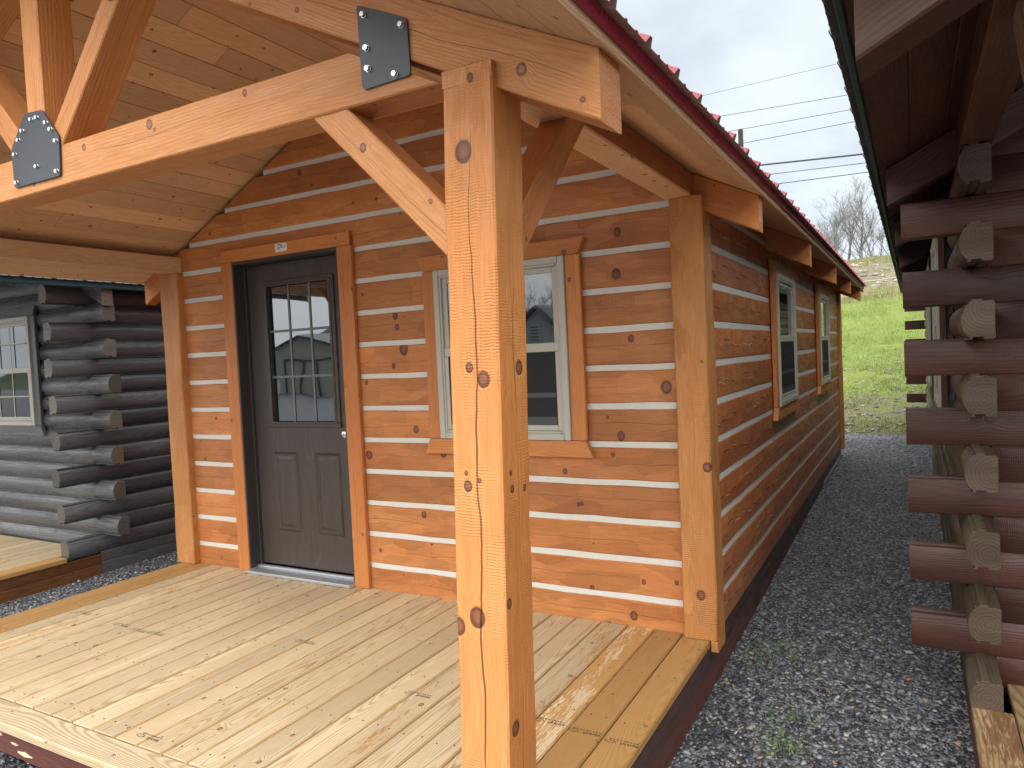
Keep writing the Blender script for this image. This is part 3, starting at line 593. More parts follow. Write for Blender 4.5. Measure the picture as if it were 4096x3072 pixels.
for x0, x1 in ((-2.92, -2.702), (-2.552, -2.334)):
    q = B(); z0, z1 = .275, .807
    def ringf(q, x0, x1, z0, z1, w, y0, y1):
        o_ = [(x0, z0), (x1, z0), (x1, z1), (x0, z1)]; i_ = [(x0+w, z0+w), (x1-w, z0+w), (x1-w, z1-w), (x0+w, z1-w)]
        vo = [q.bm.verts.new((x, y0, z)) for x, z in o_]; vi = [q.bm.verts.new((x, y1, z)) for x, z in i_]
        for j in range(4): q.face([vo[j], vo[(j+1) % 4], vi[(j+1) % 4], vi[j]], [(0, 0)]*4)
        return vi
    ringf(q, x0, x1, z0, z1, .008, SY-.001, SY-.010); ringf(q, x0+.008, x1-.008, z0+.008, z1-.008, .008, SY-.010, SY-.002)
    ringf(q, x0+.016, x1-.016, z0+.016, z1-.016, .012, SY-.002, SY-.0015)
    vi = ringf(q, x0+.028, x1-.028, z0+.028, z1-.028, .02, SY-.0015, SY-.011); q.face(vi, [(0, 0)]*4)
    q.obj('door_panel', 'door', door)
def revolve(prof, Mx, n=20):
    q = B(); rings = []
    for (x, r_) in prof: rings.append([q.bm.verts.new(Mx @ Vector((x, r_*math.cos(6.2832*j/n), r_*math.sin(6.2832*j/n)))) for j in range(n)])
    for i in range(len(rings)-1):
        for j in range(n): q.face([rings[i][j], rings[i][(j+1) % n], rings[i+1][(j+1) % n], rings[i+1][j]], [(0, 0)]*4, smooth=True)
    q.face(rings[-1], [(0, 0)]*n); q.face(rings[0][::-1], [(0, 0)]*n); return q
Mk, _ = frame((-2.236, SY, .937), (-2.236, SY-1, .937))
revolve([(0, .033), (.008, .033), (.012, .014), (.03, .012), (.036, .022), (.05, .029), (.06, .026), (.066, .014)], Mk).obj('knob', 'nickel', door, True, 50)
# small maker's plate on the head casing
q = B(); xs0, xs1, z0, z1 = -2.681, -2.577, 2.103, 2.155; rr = .007; poly = []
for cx, cz, a0 in ((xs1-rr, z0+rr, -90), (xs1-rr, z1-rr, 0), (xs0+rr, z1-rr, 90), (xs0+rr, z0+rr, 180)):
    for a in range(0, 91, 30): poly.append((cx+rr*math.cos(R(a0+a)), cz+rr*math.sin(R(a0+a))))
q.prism(poly, XZ(-.0292), .0025); plate = q.obj('name_plate', 'white', cab)
XZm = lambda x, z, s=1.: Matrix(((s, 0, 0, x), (0, 0, -1, -.0322), (0, s, 0, z), (0, 0, 0, 1)))
q = B()
def strip(q, pts, w, y=-.0318):
    for (xa, za), (xb, zb) in zip(pts, pts[1:]):
        dx, dz = xb-xa, zb-za; l = math.hypot(dx, dz); nx, nz = -dz/l*w/2, dx/l*w/2
        q.prism([(xa-nx, za-nz), (xb-nx, zb-nz), (xb+nx, zb+nz), (xa+nx, za+nz)], XZ(y), .0006)
strip(q, [(-2.669, 2.139), (-2.651, 2.151)], .0022); strip(q, [(-2.653, 2.150), (-2.615, 2.141)], .0022); strip(q, [(-2.661, 2.117), (-2.659, 2.126)], .004)
q.obj('logo_outline', 'greyink', plate)
q = B(); q.prism([(-2.652, 2.149), (-2.638, 2.150), (-2.615, 2.141), (-2.628, 2.138)], XZ(-.0318), .0006); strip(q, [(-2.655, 2.137), (-2.644, 2.117)], .006); q.obj('logo_roof', 'maroon', plate)
text_mesh('MERICAN', .0145, 'logo_text', 'maroon', plate, XZm(-2.615, 2.126))
# front window and side windows
def window(fr, W, H, wall_n, trimmed=True, vin='vinyl', trimmat='trim', grid_=False, rail=.5, parent=cab, screenlow=True):
    """fr: matrix, local X right, Z up, -Y out of the wall; origin lower left corner of the vinyl frame"""
    def bx(q, lo, hi, **k):
        n0 = len(q.bm.verts); q.box(lo, hi, **k); q.bm.verts.ensure_lookup_table()
        for v in q.bm.verts[n0:]: v.co = fr @ v.co
    q = B(); f = .035
    for lo, hi, ax in (((0, -.045, 0), (f, .03, H), 2), ((W-f, -.045, 0), (W, .03, H), 2), ((f, -.045, 0), (W-f, .03, f), 0), ((f, -.045, H-f), (W-f, .03, H), 0)): bx(q, lo, hi, ax=ax, c=.003)
    s = .03
    for lo, hi, ax in (((f, -.039, f), (f+.012, .03, H-f), 2), ((W-f-.012, -.039, f), (W-f, .03, H-f), 2), ((f+.012, -.039, H-f-.012), (W-f-.012, .03, H-f), 0), ((f+.012, -.040, f), (W-f-.012, .03, f+.012), 0)): bx(q, lo, hi, ax=ax, c=.002)
    w_ = q.obj('window', vin, parent); a0, a1 = f+.012, W-f-.012; zr = H*rail
    q = B()      # upper sash (inner), lower sash
    for lo, hi, ax in (((a0, -.024, zr), (a0+s, .02, H-f-.012), 2), ((a1-s, -.024, zr), (a1, .02, H-f-.012), 2), ((a0+s, -.024, H-f-.012-s), (a1-s, .02, H-f-.012), 0), ((a0, -.034, zr-.012), (a1, .02, zr+.034), 0)): bx(q, lo, hi, ax=ax, c=.002)
    us = q.obj('upper_sash', vin, w_)
    q = B()
    for lo, hi, ax in (((a0, -.034, f+.013), (a0+s*.8, .02, zr-.013), 2), ((a1-s*.8, -.034, f+.013), (a1, .02, zr-.013), 2), ((a0+s*.8, -.034, f+.013), (a1-s*.8, .02, f+.012+s), 0)): bx(q, lo, hi, ax=ax, c=.002)
    q.obj('lower_sash', vin, w_)
    q = B(); bx(q, (a0+s, -.016, zr+.034), (a1-s, -.012, H-f-.012-s), ax=0, c=0); pane = q.obj('pane', 'glass', w_)
    q = B(); bx(q, (a0+s*.8, -.030, f+.012+s), (a1-s*.8, -.027, zr-.013), ax=0, c=0); q.obj('screen' if screenlow else 'pane', 'screen' if screenlow else 'glass', w_)
    if screenlow:
        q = B(); bx(q, (a0+s, -.0318, H*.235), (a1-s, -.0303, H*.262), ax=0, c=.0002); bx(q, (a0+s, -.0318, f+.012+s), (a1-s, -.0303, f+.055+s), ax=0, c=.0002); q.obj('screen_bar', plain('bar_grey', (.05, .06, .062), .5), w_)
    if grid_:
        q = B()
        for i in (1, 2): x = a0+s+(a1-a0-2*s)*i/3; bx(q, (x-.006, -.036, f+.04), (x+.006, -.031, H-f-.04), ax=2, c=.001)
        for z in (H*.27, H*.76): bx(q, (a0+s, -.0355, z-.006), (a1-s, -.0312, z+.006), ax=0, c=.001)
        q.obj('glazing_grid', vin, w_)
    if trimmed:
        e, tw = .012, .082
        def pz(q, poly, y0, y1):
            n0 = len(q.bm.verts); q.prism(poly, XZ(y1), y1-y0); q.bm.verts.ensure_lookup_table()
            for v in q.bm.verts[n0:]: v.co = fr @ v.co
        q = B(); pz(q, [(-tw+.01, H+.002), (W+tw-.01, H+.002), (W+tw+.028, H+.082), (-tw-.028, H+.082)], -.034, -.001)
        wt = q.obj('window_trim', trimmat, parent)
        q = B(); pz(q, [(-tw-.032, -.086), (W+tw+.032, -.086), (W+tw-.004, -.003), (-tw+.004, -.003)], -.034, -.001); q.obj('sill_board', trimmat, wt)
        for x in (-tw, W):
            q = B(); bx(q, (x, -.031, -.002), (x+tw, -.001, H+.001), ax=2, c=.004); q.obj('side_board', trimmat, wt)
    return w_
def wall_frame(o, xdir, ydir): xd, yd = Vector(xdir), Vector(ydir); return Matrix(((xd.x, yd.x, 0, o[0]), (xd.y, yd.y, 0, o[1]), (xd.z, yd.z, 1, o[2]), (0, 0, 0, 1)))
window(wall_frame((WX0, -.002, WZ0), (1, 0, 0), (0, 1, 0)), WX1-WX0, WZ1-WZ0, None)
for y0, y1 in WS: window(wall_frame((.004, y0, WZ0), (0, 1, 0), (-1, 0, 0)), y1-y0, WZ1-WZ0, None)
# porch deck
q = B(); nb = 27; x = XR-.002
bw = (XR-XL)/nb
for i in range(nb):
    x1 = XR-i*bw; x0 = x1-bw
    wr = {0: 1.0, 1: .62, 2: .50, 3: .40, 26: .95, 25: .8, 24: .36}.get(i, rng.choice([0, .22, .3, .34, .38]))
    dz = rng.uniform(-.0012, .0012)
    q.box((x0+.0026, -1.783, -.036+dz), (x1-.0026, .0, dz), ax=1, c=.0055, wear=wr)
deck = q.obj('porch_deck', 'deck', cab)
q = B(); q.box((XL-.004, -1.918, -.037), (XR+.004, -1.787, .001), ax=0, c=.008, seed=.371); q.obj('edge_board', 'deck', deck)
q = B()
for i in range(nb):
    for y in (-1.72, -1.31, -.9, -.49, -.1):
        for s in (-.033, .033):
            xx, yy = XR-(i+.5)*bw+s+rng.gauss(0, .004), y+rng.gauss(0, .008)
            q.prism([(xx+.0032*math.cos(a*1.0472), yy+.0032*math.sin(a*1.0472)) for a in range(6)], Matrix.Translation((0, 0, .0012)), .0008)
q.obj('deck_screws', 'ink', deck)
q = B(); q.box((XL+.01, -1.905, -.128), (XR-.004, -1.867, -.039), ax=0, c=.003); rim = q.obj('front_rim', 'rim', cab)
q = B()
for (cx, cz, w_) in ((-2.42, -.052, .05), (-2.29, -.072, .035), (-2.22, -.098, .06), (-1.93, -.115, .03)):
    poly = [(cx+w_*rng.uniform(.6, 1)*math.cos(a*.52), cz+w_*.16*rng.uniform(.5, 1.2)*math.sin(a*.52)) for a in range(12)]
    q.prism(poly, XZ(-1.9045), .0012)
q.obj('bare_patch', 'eave', rim)
q = B(); q.box((-.04, -1.866, -.135), (-.004, -.052, -.039), ax=1); q.box((-.04, -.052, -.135), (-.012, 7.1, -.021), ax=1); q.obj('side_rim', 'skid', cab)
q = B(); q.box((-.12, -1.86, -.30), (-.022, 7.1, -.137), ax=1, c=.006); q.obj('skid', 'rim', cab)
q = B(); q.box((XL+.02, -1.86, -.30), (XL+.12, 7.1, -.137), ax=1, c=.006); q.box((XC-.05, -1.86, -.30), (XC+.05, 7.1, -.137), ax=1, c=.006); q.box((XL+.005, -1.866, -.135), (XL+.04, 7.1, -.039), ax=1); q.obj('skid', 'skid', cab)
q = B()
for i in range(5): q.box((-.2, 5.0+i*.41, -.26), (-.001+.006*(i % 2), 5.4+i*.41, -.13), ax=1, c=.006)
q.obj('block_footing', 'block', cab)
def stamp(x, y, s=1., rot=math.pi):
    Mx = Matrix.Translation((x, y, .0021)) @ Matrix.Rotation(rot, 4, 'Z')
    o = text_mesh('KD19 HT', .017*s, 'grade_stamp', 'ink', deck, Mx @ Matrix.Translation((-.025, 0, 0)), .0002)
    q = B(); n = 20; ro, ri = [], []
    for j in range(n):
        a = 6.2832*j/n; ro.append(q.bm.verts.new(Mx @ Vector((.045+.021*math.cos(a), .006+.009*math.sin(a), .0002)))); ri.append(q.bm.verts.new(Mx @ Vector((.045+.0185*math.cos(a), .006+.007*math.sin(a), .0002))))
    for j in range(n): q.face([ro[j], ro[(j+1) % n], ri[(j+1) % n], ri[j]], [(0, 0)]*4)
    for j in range(9):
        x_ = -.055+j*.0125; ww = rng.uniform(.005, .010); vs = [q.bm.verts.new(Mx @ Vector(p_)) for p_ in ((x_, -.013, .0002), (x_+ww, -.013, .0002), (x_+ww*.8, -.008, .0002), (x_, -.009, .0002))]
        q.face(vs, [(0, 0)]*4)
    q.obj('stamp_mark', 'ink', o)
for x, y in ((-.357, -1.016), (-.208, -1.032), (-.06, -1.048), (-.948, -1.038), (-1.69, -1.73), (-1.81, -.805), (-3.373, -.99), (-2.96, -1.024), (-2.796, -1.038), (-2.659, -1.03)): stamp(x, y)
# porch posts, headers, braces
def ppost(xb, xt, lean=True):
    q = B(); yb = -1.818; Mx, L = frame((xb, yb, .001), (xt, yb, 2.052), (0, 1, 0))
    q.loft(boxprof(.142, .144, .005), Mx, L, seg=.13, jit=.0013, seed=.4417 if lean else .73)
    q.box((xt-.0695, -1.8895, 2.02), (xt+.0705, -1.8722, 2.0665), ax=2, c=.001, seed=.4417 if lean else .73)
    return q.obj('porch_post', 'post', cab)
ppost(-.1055, -.0535); ppost(XL+.08, XL+.07, False)
for sx in (1, -1):
    mx = lambda x: x if sx > 0 else 2*XC-x
    q = B(); x0, x1 = sorted((mx(-.012), mx(-.15))); q.box((x0, -1.73, 2.078), (x1, .0, 2.175), ax=1, c=.004); hd = q.obj('porch_header', 'red' if sx > 0 else 'ceiling', cab); q = B(); q.box((x0+.012, -1.728, 2.066), (x1-.002, -.002, 2.0775), ax=1, c=.002); q.obj('pine_strip', 'ceiling', hd)
    q = B(); q.beam((mx(-.062), -1.80, 1.60), (mx(-.062), -1.26, 2.14), .095, .088, (0, 0, 1), seg=.15, jit=.001); q.obj('brace', 'trim', cab)
# front truss
q = B(); TY = -1.806; TT = .128
def inx(q, p0, p1, h, s0, s1, t=TT, y=TY, **k):
    q.beam((p0[0], y, p0[1]), (p1[0], y, p1[1]), t, h, (0, 0, 1), shear=(s0, s1), cham=0, **k)
th = math.atan(.5); rb = lambda x: (2.0125-.5*abs(x-0)) 
def raf(sx):
    q = B(); mx = lambda x: x if sx > 0 else 2*XC-x
    # centre line of the rafter: 0.0716 above the lower edge, measured square
    zl = lambda x: 2.012-.5*x+.08
    q.beam((mx(.275), TY, zl(.275)), (mx(XC), TY, zl(XC)), TT, .143, (0, 0, 1), shear=(.5, .5), cham=0, seg=.3, jit=.0012); return q
truss = raf(1).obj('porch_truss', 'beam', cab)
raf(-1).obj('rafter', 'beam', truss)
xe = -.289; xw = 2*XC-xe
q = B(); q.beam((xw, TY, 2.121), (xe, TY, 2.121), TT-.004, .142, (0, 0, 1), shear=(2., -2.), cham=0, seg=.35, jit=.001); q.obj('tie_beam', 'beam', truss)
q = B(); q.box((-1.952, TY-TT/2+.001, 2.2), (-1.846, TY+TT/2-.001, 2.93), ax=2, c=.004); q.obj('king_post', 'beam', truss)
for s in (1, -1):
    cx = -1.899
    q = B(); q.beam((cx+s*.10, TY, 2.20), (cx+s*.62, TY, 2.765), TT-.006, .086, (0, 0, 1), seg=.25, jit=.001); q.obj('web', 'beam', truss)
    # knee brace from post up to the tie beam
    q = B(); off = 0
    pa, pb = ((-.112, 1.650), (-.585, 2.125)); 
    if s < 0: pa, pb = (2*XC-pa[0], pa[1]), (2*XC-pb[0], pb[1])
    q.beam((pa[0], TY, pa[1]), (pb[0], TY, pb[1]), TT-.02, .090, (0, 0, 1), seg=.2, jit=.001); q.obj('brace', 'beam', truss)
def gusset(poly, bolts, rr=.01):
    q = B(); pts = []; n = len(poly)
    for i in range(n):
        p0, p, p2 = Vector(poly[i-1]), Vector(poly[i]), Vector(poly[(i+1) % n])
        a, c_ = (p0-p).normalized(), (p2-p).normalized()
        for t_ in (0, .5, 1): pts.append(tuple((p+a*rr*(1-t_)+c_*rr*t_)*1.0 if t_ != .5 else p+(a+c_)*rr*.29))
    q.prism(pts, XZ(TY-TT/2-.001), .005); g_ = q.obj('gusset_plate', 'steel', truss.parent and cab)
    for x, z in bolts:
        Mb, _ = frame((x, TY-TT/2-.006, z), (x, TY-1, z))
        q = revolve([(0, .0088), (.0012, .0088), (.0016, .008)], Mb, 16); 
        n = 6; a0 = rng.random(); r1 = [q.bm.verts.new(Mb @ Vector((.002, .0078*math.cos(a0+1.0472*j), .0078*math.sin(a0+1.0472*j)))) for j in range(n)]; r2 = [q.bm.verts.new(Mb @ Vector((.009, .0074*math.cos(a0+1.0472*j), .0074*math.sin(a0+1.0472*j)))) for j in range(n)]
        for j in range(n): q.face([r1[j], r1[(j+1) % n], r2[(j+1) % n], r2[j]], [(0, 0)]*4)
        q.face(r2, [(0, 0)]*n); q.obj('bolt', 'zinc', g_)
mir = lambda L_: [(2*XC-x, z) for x, z in L_]
g1 = [(-.385, 2.301), (-.380, 2.081), (-.224, 2.085), (-.228, 2.227)]; b1 = [(-.363, 2.269), (-.244, 2.213), (-.358, 2.183), (-.357, 2.13), (-.271, 2.097)]
gusset(g1, b1); gusset(mir(g1), mir(b1))
gusset([(-1.961, 2.338), (-2.062, 2.225), (-2.058, 2.084), (-1.760, 2.083), (-1.752, 2.219), (-1.845, 2.330)],
       [(-1.912, 2.307), (-1.876, 2.307), (-1.821, 2.278), (-1.795, 2.25), (-1.975, 2.278), (-2.004, 2.25), (-1.763-.005, 2.205), (-2.035, 2.203), (-1.898, 2.137), (-1.775, 2.10), (-2.037, 2.10)])
g3 = [(-1.47, 2.69), (-1.425, 2.595), (-1.20, 2.70), (-1.24, 2.79), (-1.33, 2.835)]; b3 = [(-1.425, 2.625), (-1.40, 2.67), (-1.23, 2.74), (-1.32, 2.79)]
gusset(g3, b3); gusset(mir(g3), mir(b3))
# rafter tails along both eaves
for y in (.0, 1.82, 3.65, 5.38, 7.04):
    for s in (1, -1):
        mx = lambda x: x if s > 0 else 2*XC-x
        q = B(); zl = lambda x: 2.012-.5*x+.08
        q.beam((mx(.275), y+.0425, zl(.275)), (mx(-.12), y+.0425, zl(-.12)), .085, .143, (0, 0, 1), shear=(.5, 0), cham=0, seg=.2, jit=.0008); q.obj('rafter_tail', 'trim', cab)
# roof shared by all three cabins
def roof(parent, xc, half, ze, y0, y1, ceil, trim, top, under, edge=None, rib0=-1.488, brd=.136, panel_o=.046):
    cs, sn = math.cos(th), math.sin(th)
    for s in (1, -1):
        xe_ = xc+s*half; q = B(); Ls = half/cs; n = int(Ls/brd)+1
        nrm = Vector((s*sn, 0, cs))
        for i in range(n):
            s0, s1 = i*brd, min((i+1)*brd, Ls); sm = (s0+s1)/2; ce = Vector((xe_-s*sm*cs, 0, ze+sm*sn))+nrm*.009
            cuts = [y0+.02]+([rng.uniform(y0+.8, 1.2)] if rng.random() < .6 else [])+[y1-.02]
            for a, c_ in zip(cuts, cuts[1:]):
                q.beam((ce.x, a+.001, ce.z), (ce.x, c_-.001, ce.z), s1-s0-.0015, .018, nrm, c=.0035, cham=.001)
        q.obj('ceiling', ceil, parent)
        a, c_ = sorted((xe_, xe_-s*.03))
        if edge: q = B(); q.box((a, y0+.015, ze+.0215), (c_, y1-.015, ze+.045), ax=1, c=.003); q.obj('eave_board', edge, parent)
        q = B(); a, c_ = sorted((xe_+s*.001, xe_+s*.014)); zb = ze+(.034 if edge else -.012); q.box((a, y0, zb), (c_, y1, ze+(.068 if edge else .042)), ax=1, c=.002)
        a, c_ = sorted((xe_+s*.0005, xe_+s*.014)); q.box((a, y0, zb-.004), (c_, y1, zb-.0005), ax=1, c=.001)
        for ye in (y0, y1):       # rake trim
            ya, yb_ = (ye-.012, ye) if ye == y0 else (ye, ye+.012)
            zt = lambda x: ze+.5*abs(xe_-x)
            q.prism([(xe_, zt(xe_)-.02), (xc, zt(xc)-.02), (xc, zt(xc)+.10), (xe_, zt(xe_)+.10)], XZ(yb_), yb_-ya)
        q.obj('fascia', trim, parent)
        # ribbed sheet
        prof = []; p_ = .2286; y = rib0
        while y > y0: y -= p_
        while y < y1+.1:
            for dy, hh in ((-.020, 0), (-.007, .019), (.007, .019), (.020, 0), (.07, 0), (.076, .004), (.084, .004), (.09, 0), (.138, 0), (.144, .004), (.152, .004), (.158, 0)):
                if y0-.01 <= y+dy <= y1+.01: prof.append((y+dy, hh))
            y += p_
        prof = [(y0-.012, 0)]+prof+[(y1+.012, 0)]
        q = B(); off = .072 if edge else .052
        xa = xe_+s*panel_o; A_, B_ = [], []
        for (yy, hh) in prof:
            n1 = nrm*hh; base = Vector((xa, yy, ze-.5*panel_o+off)); rid = Vector((xc, yy, ze+.5*half+off))
            A_.append((base+n1, base+n1-nrm*.0012)); B_.append((rid+n1, rid+n1-nrm*.0012))
        va = [[q.bm.verts.new(w_) for w_ in pr] for pr in A_]; vb = [[q.bm.verts.new(w_) for w_ in pr] for pr in B_]
        for i in range(len(prof)-1):
            q.face([va[i][0], va[i+1][0], vb[i+1][0], vb[i][0]], [(0, 0)]*4); q.face([va[i][1], va[i+1][1], vb[i+1][1], vb[i][1]], [(0, 0)]*4, mi=1)
            q.face([va[i][0], va[i][1], va[i+1][1], va[i+1][0]], [(0, 0)]*4)
        q.obj('roof_sheet', [top, under], parent)
    q = B(); zr = ze+.5*half+.072+.03
    for s in (1, -1): q.prism([(xc, zr), (xc+s*.16, zr-.08), (xc+s*.16, zr-.077), (xc, zr+.004)], XZ(y1+.01), y1-y0+.02)
    q.obj('ridge_cap', top, parent)
roof(cab, XC, .293-XC, 2.1725-.5*.293, -2.34, 7.42, 'ceiling', 'redtrim', 'redmetal', 'under', 'eave')

# ------------------------------------------------------------------ neighbouring log cabins
def dprof(H, T, rounded=True, out=1):
    """log section, y = depth (outer face at y=-T/2*out...), z = height; rounded outer face, groove below, tongue above"""
    a, b_ = T/2, H/2; pts = []
    if rounded:
        arc = [(-a+.022, -b_), ] + [(-a-.012*0+.03*(1-math.cos(t_)), b_*math.sin(t_)) for t_ in [R(x) for x in (-68, -50, -30, -10, 10, 30, 50, 68)]] + [(-a+.022, b_)]
        arc = [(-a+.022, -b_+.001)] + [(-a+.055*(1-math.cos(t_)), (b_-.003)*math.sin(t_)/math.sin(R(68))) for t_ in [R(x) for x in (-62, -48, -34, -18, 0, 18, 34, 48, 62)]] + [(-a+.022, b_-.001)]
    else: arc = [(-a+.006, -b_+.0005), (-a, -b_+.008), (-a, b_-.008), (-a+.006, b_-.0005)]
    pts = arc + [(-.018, b_-.001), (-.016, b_+.007), (.014, b_+.007), (.016, b_-.001), (a-.006, b_-.001), (a, b_-.008), (a, -b_+.008), (a-.006, -b_+.001), (.018, -b_+.001), (.017, -b_+.010), (-.017, -b_+.010), (-.018, -b_+.001)]
    return pts, None
def lprof_flip(pr): return [(-y, z) for y, z in pr[0]][::-1], None
def log_cabin(tg, s, xo, Btop, xmat, ymat, round_x, deckmat, rimmat, roofm, y_far, proj, holes_x=(), holes_y=(), farproj=.2):
    """s=+1: the side wall faces -x at x=xo; s=-1: faces +x.  Btop = top of the highest full x-log"""
    H = .1465; T = .11; W = 3.9; YF = .15
    X = lambda a: xo+s*a
    q = B(); a, c_ = sorted((X(.115), X(W))); q.box((a, YF+T+.002, -.07), (c_, YF+T+.03, 2.1), ax=0, c=0); fwall = q.obj('front_wall', 'dark', tg)
    q = B(); a, c_ = sorted((X(.112), X(.14))); q.box((a, YF+T, -.07), (c_, y_far, 2.24), ax=1, c=0); a, c_ = sorted((X(.15), X(W))); q.box((a, y_far, -.1), (c_, y_far+.1, 2.2), ax=0, c=0); q.prism([(X(.15), 2.2), (X(W), 2.2), (X(W/2), 3.15)] if s > 0 else [(X(W), 2.2), (X(.15), 2.2), (X(W/2), 3.15)], XZ(y_far+.1), .1); a, c_ = sorted((X(W-.05), X(W))); q.box((a, YF+T, -.1), (c_, y_far, 2.2), ax=1, c=0); swall = q.obj('side_wall', 'dark', tg)
    zxc = xo+s*(W/2)
    for n in range(-12, 13):
        zt = Btop-H*n; zb = zt-H; zm = (zt+zb)/2
        if zb < -.13: continue
        isx = n % 2 == 0
        if zb < 2.07:
            a0 = -proj+(rng.uniform(-.02, .02) if s < 0 else 0) if isx else T+.001
            a1 = W
        else:
            cut = (zm-2.07)/.5; a0 = T*.2+cut-.1; a1 = W-cut
            if a1-a0 < .2: continue
        segs = spans(zb, zt, a0, a1, holes_x)
        for c0, c1 in segs:
            q = B(); p0, p1 = (X(c0), YF+T/2, zm), (X(c1), YF+T/2, zm)
            if s < 0: p0, p1 = p1, p0
            pr = dprof(H, T, round_x)      # local y of a log running +x is +y world; outer face must be -y
            Mx, L = frame(p0, p1); q.loft(pr, Mx, L, cham=.002, seg=.35, smooth=True, seed=rng.random()); q.obj('log', xmat, fwall, True, 40)
        if zb < 2.0:
            c0 = -.13+(rng.uniform(-.02, .02) if s < 0 and not isx else 0) if not isx else YF+T+.001
            for a_, b_ in spans(zb, zt, c0+rng.uniform(-.008, .008)*(not isx), y_far, holes_y):
                q = B(); pr = dprof(H, T, True); Mx, L = frame((X(T/2), a_, zm), (X(T/2), b_, zm))   # running +y : local y = -x world
                if s > 0: pr = lprof_flip(pr)
                q.loft(pr, Mx, L, cham=.002, seg=.35, smooth=True); q.obj('log', ymat, swall, True, 40)
        if zb < 2.0 and isx:
            q = B(); p0, p1 = (X(-farproj), y_far+T/2, zm), (X(1.2), y_far+T/2, zm)
            q.beam(p0, p1, T, H-.004); q.obj('log', xmat, swall)
    # porch deck and rims
    q = B(); nbd = 14; w_ = .14
    for i in range(nbd):
        a, c_ = sorted((X(.005+i*w_), X(.005+(i+1)*w_-.004))); q.box((a, -1.9, -.108), (c_, YF-.002 if i else -.1305, -.072), ax=1, c=.004, wear=(.95 if i == 0 else rng.choice([.0, .2, .3])) if deckmat == 'deck' else rng.choice([.3, .45]))
    dk = q.obj('porch_deck', deckmat, tg)
    q = B(); a, c_ = sorted((X(.012), X(.05))); q.box((a, -1.9, -.189), (c_, YF, -.1085), ax=1, c=.003); q.box((a, -1.9, -.29), (c_, YF, -.192), ax=1, c=.003); q.obj('porch_rim', rimmat, tg)
    q = B(); q.box((a, YF+.002, -.172), (c_, y_far, -.094), ax=1, c=.003); q.box((a, YF+.002, -.32), (c_, y_far, -.175), ax=1, c=.003); q.obj('sill_beam', ymat if ymat == 'llog' else 'skid', tg)
    # tails and roof
    for y in ([.14, 1.74, 3.34, 4.94, 6.54, 8.14, 9.74] if s > 0 else [.14, 1.74]):
        q = B(); x_e = X(-.245); zl = lambda aa: 1.905+.5*aa+.094
        q.beam((x_e, y+.047, zl(.03)), (X(.3), y+.047, zl(.3+.245+.03)), .092, .143, (0, 0, 1), shear=(.5 if True else 0, 0), cham=0); q.obj('rafter_tail', roofm[0], tg)
    roof(tg, zxc, W/2+.275, 2.082, -2.2, y_far+.4, roofm[0], roofm[1], roofm[2], roofm[3], None, rib0=-1.40, panel_o=.042)
    return fwall, swall, dk
# right cabin
rc = thing('log_cabin', 'dark reddish brown log cabin with notched corner logs at the right edge', 'log cabin')
fw_, sw_, dk_ = log_cabin(rc, 1, 1.02, 1.351, 'rlog', 'rside', False, 'rdeck', 'rim', ('rbeam', 'gtrim', 'gmetal', 'gunder'), 9.9, .195,
                     holes_y=((.97, 1.87, .93, 2.0), (3.1, 4.0, .93, 2.0)), farproj=.27)
for y0 in (1.0, 3.13): window(wall_frame((1.012, y0+.84, .98), (0, -1, 0), (1, 0, 0)), .84, .93, None, trimmat='rlog', parent=rc)
q = B(); q.beam((.778, -1.80, 1.965), (2.9, -1.80, 1.965+.5*2.122), .14, .143, (0, 0, 1), shear=(.5, 0), cham=0, c=.006, seg=.3, jit=.001); q.obj('porch_rafter', 'rbeam', rc)
q = B(); q.beam((1.085, -1.99, 2.155), (1.085, .14, 2.155), .11, .13); q.obj('porch_header', 'rbeam', rc)
q = B(); q.box((1.035, -1.99, -.07), (1.165, -1.86, 2.09), ax=2, c=.006); q.obj('porch_post', 'rbeam', rc)
q = B(); q.beam((1.105, -1.975, 1.41), (1.105, -1.36, 2.10), .06, .09); q.obj('brace', wood('lit_brace', (.12, .075, .055), (.22, .155, .12), (.32, .24, .19), ring=90, ringw=.3, kd=.1, rough=.3), rc)  # lightened copy of the dark beam wood, lit wet sheen painted into its colour
# left cabin
lc = thing('log_cabin', 'charcoal grey log cabin with dark green roof edge at the left edge', 'log cabin')
log_cabin(lc, -1, -5.07, 1.663, 'llog', 'llog', True, 'deck', 'lrim', ('llog', 'gtrim', 'gmetal', 'gunder'), 7.5, .22,
          holes_x=((.83, 1.70, .96, 1.93),))
window(wall_frame((-6.76, .158, .96), (1, 0, 0), (0, 1, 0)), .88, .96, None, vin='wvinyl', trimmat='llog', grid_=True, parent=lc, screenlow=False)

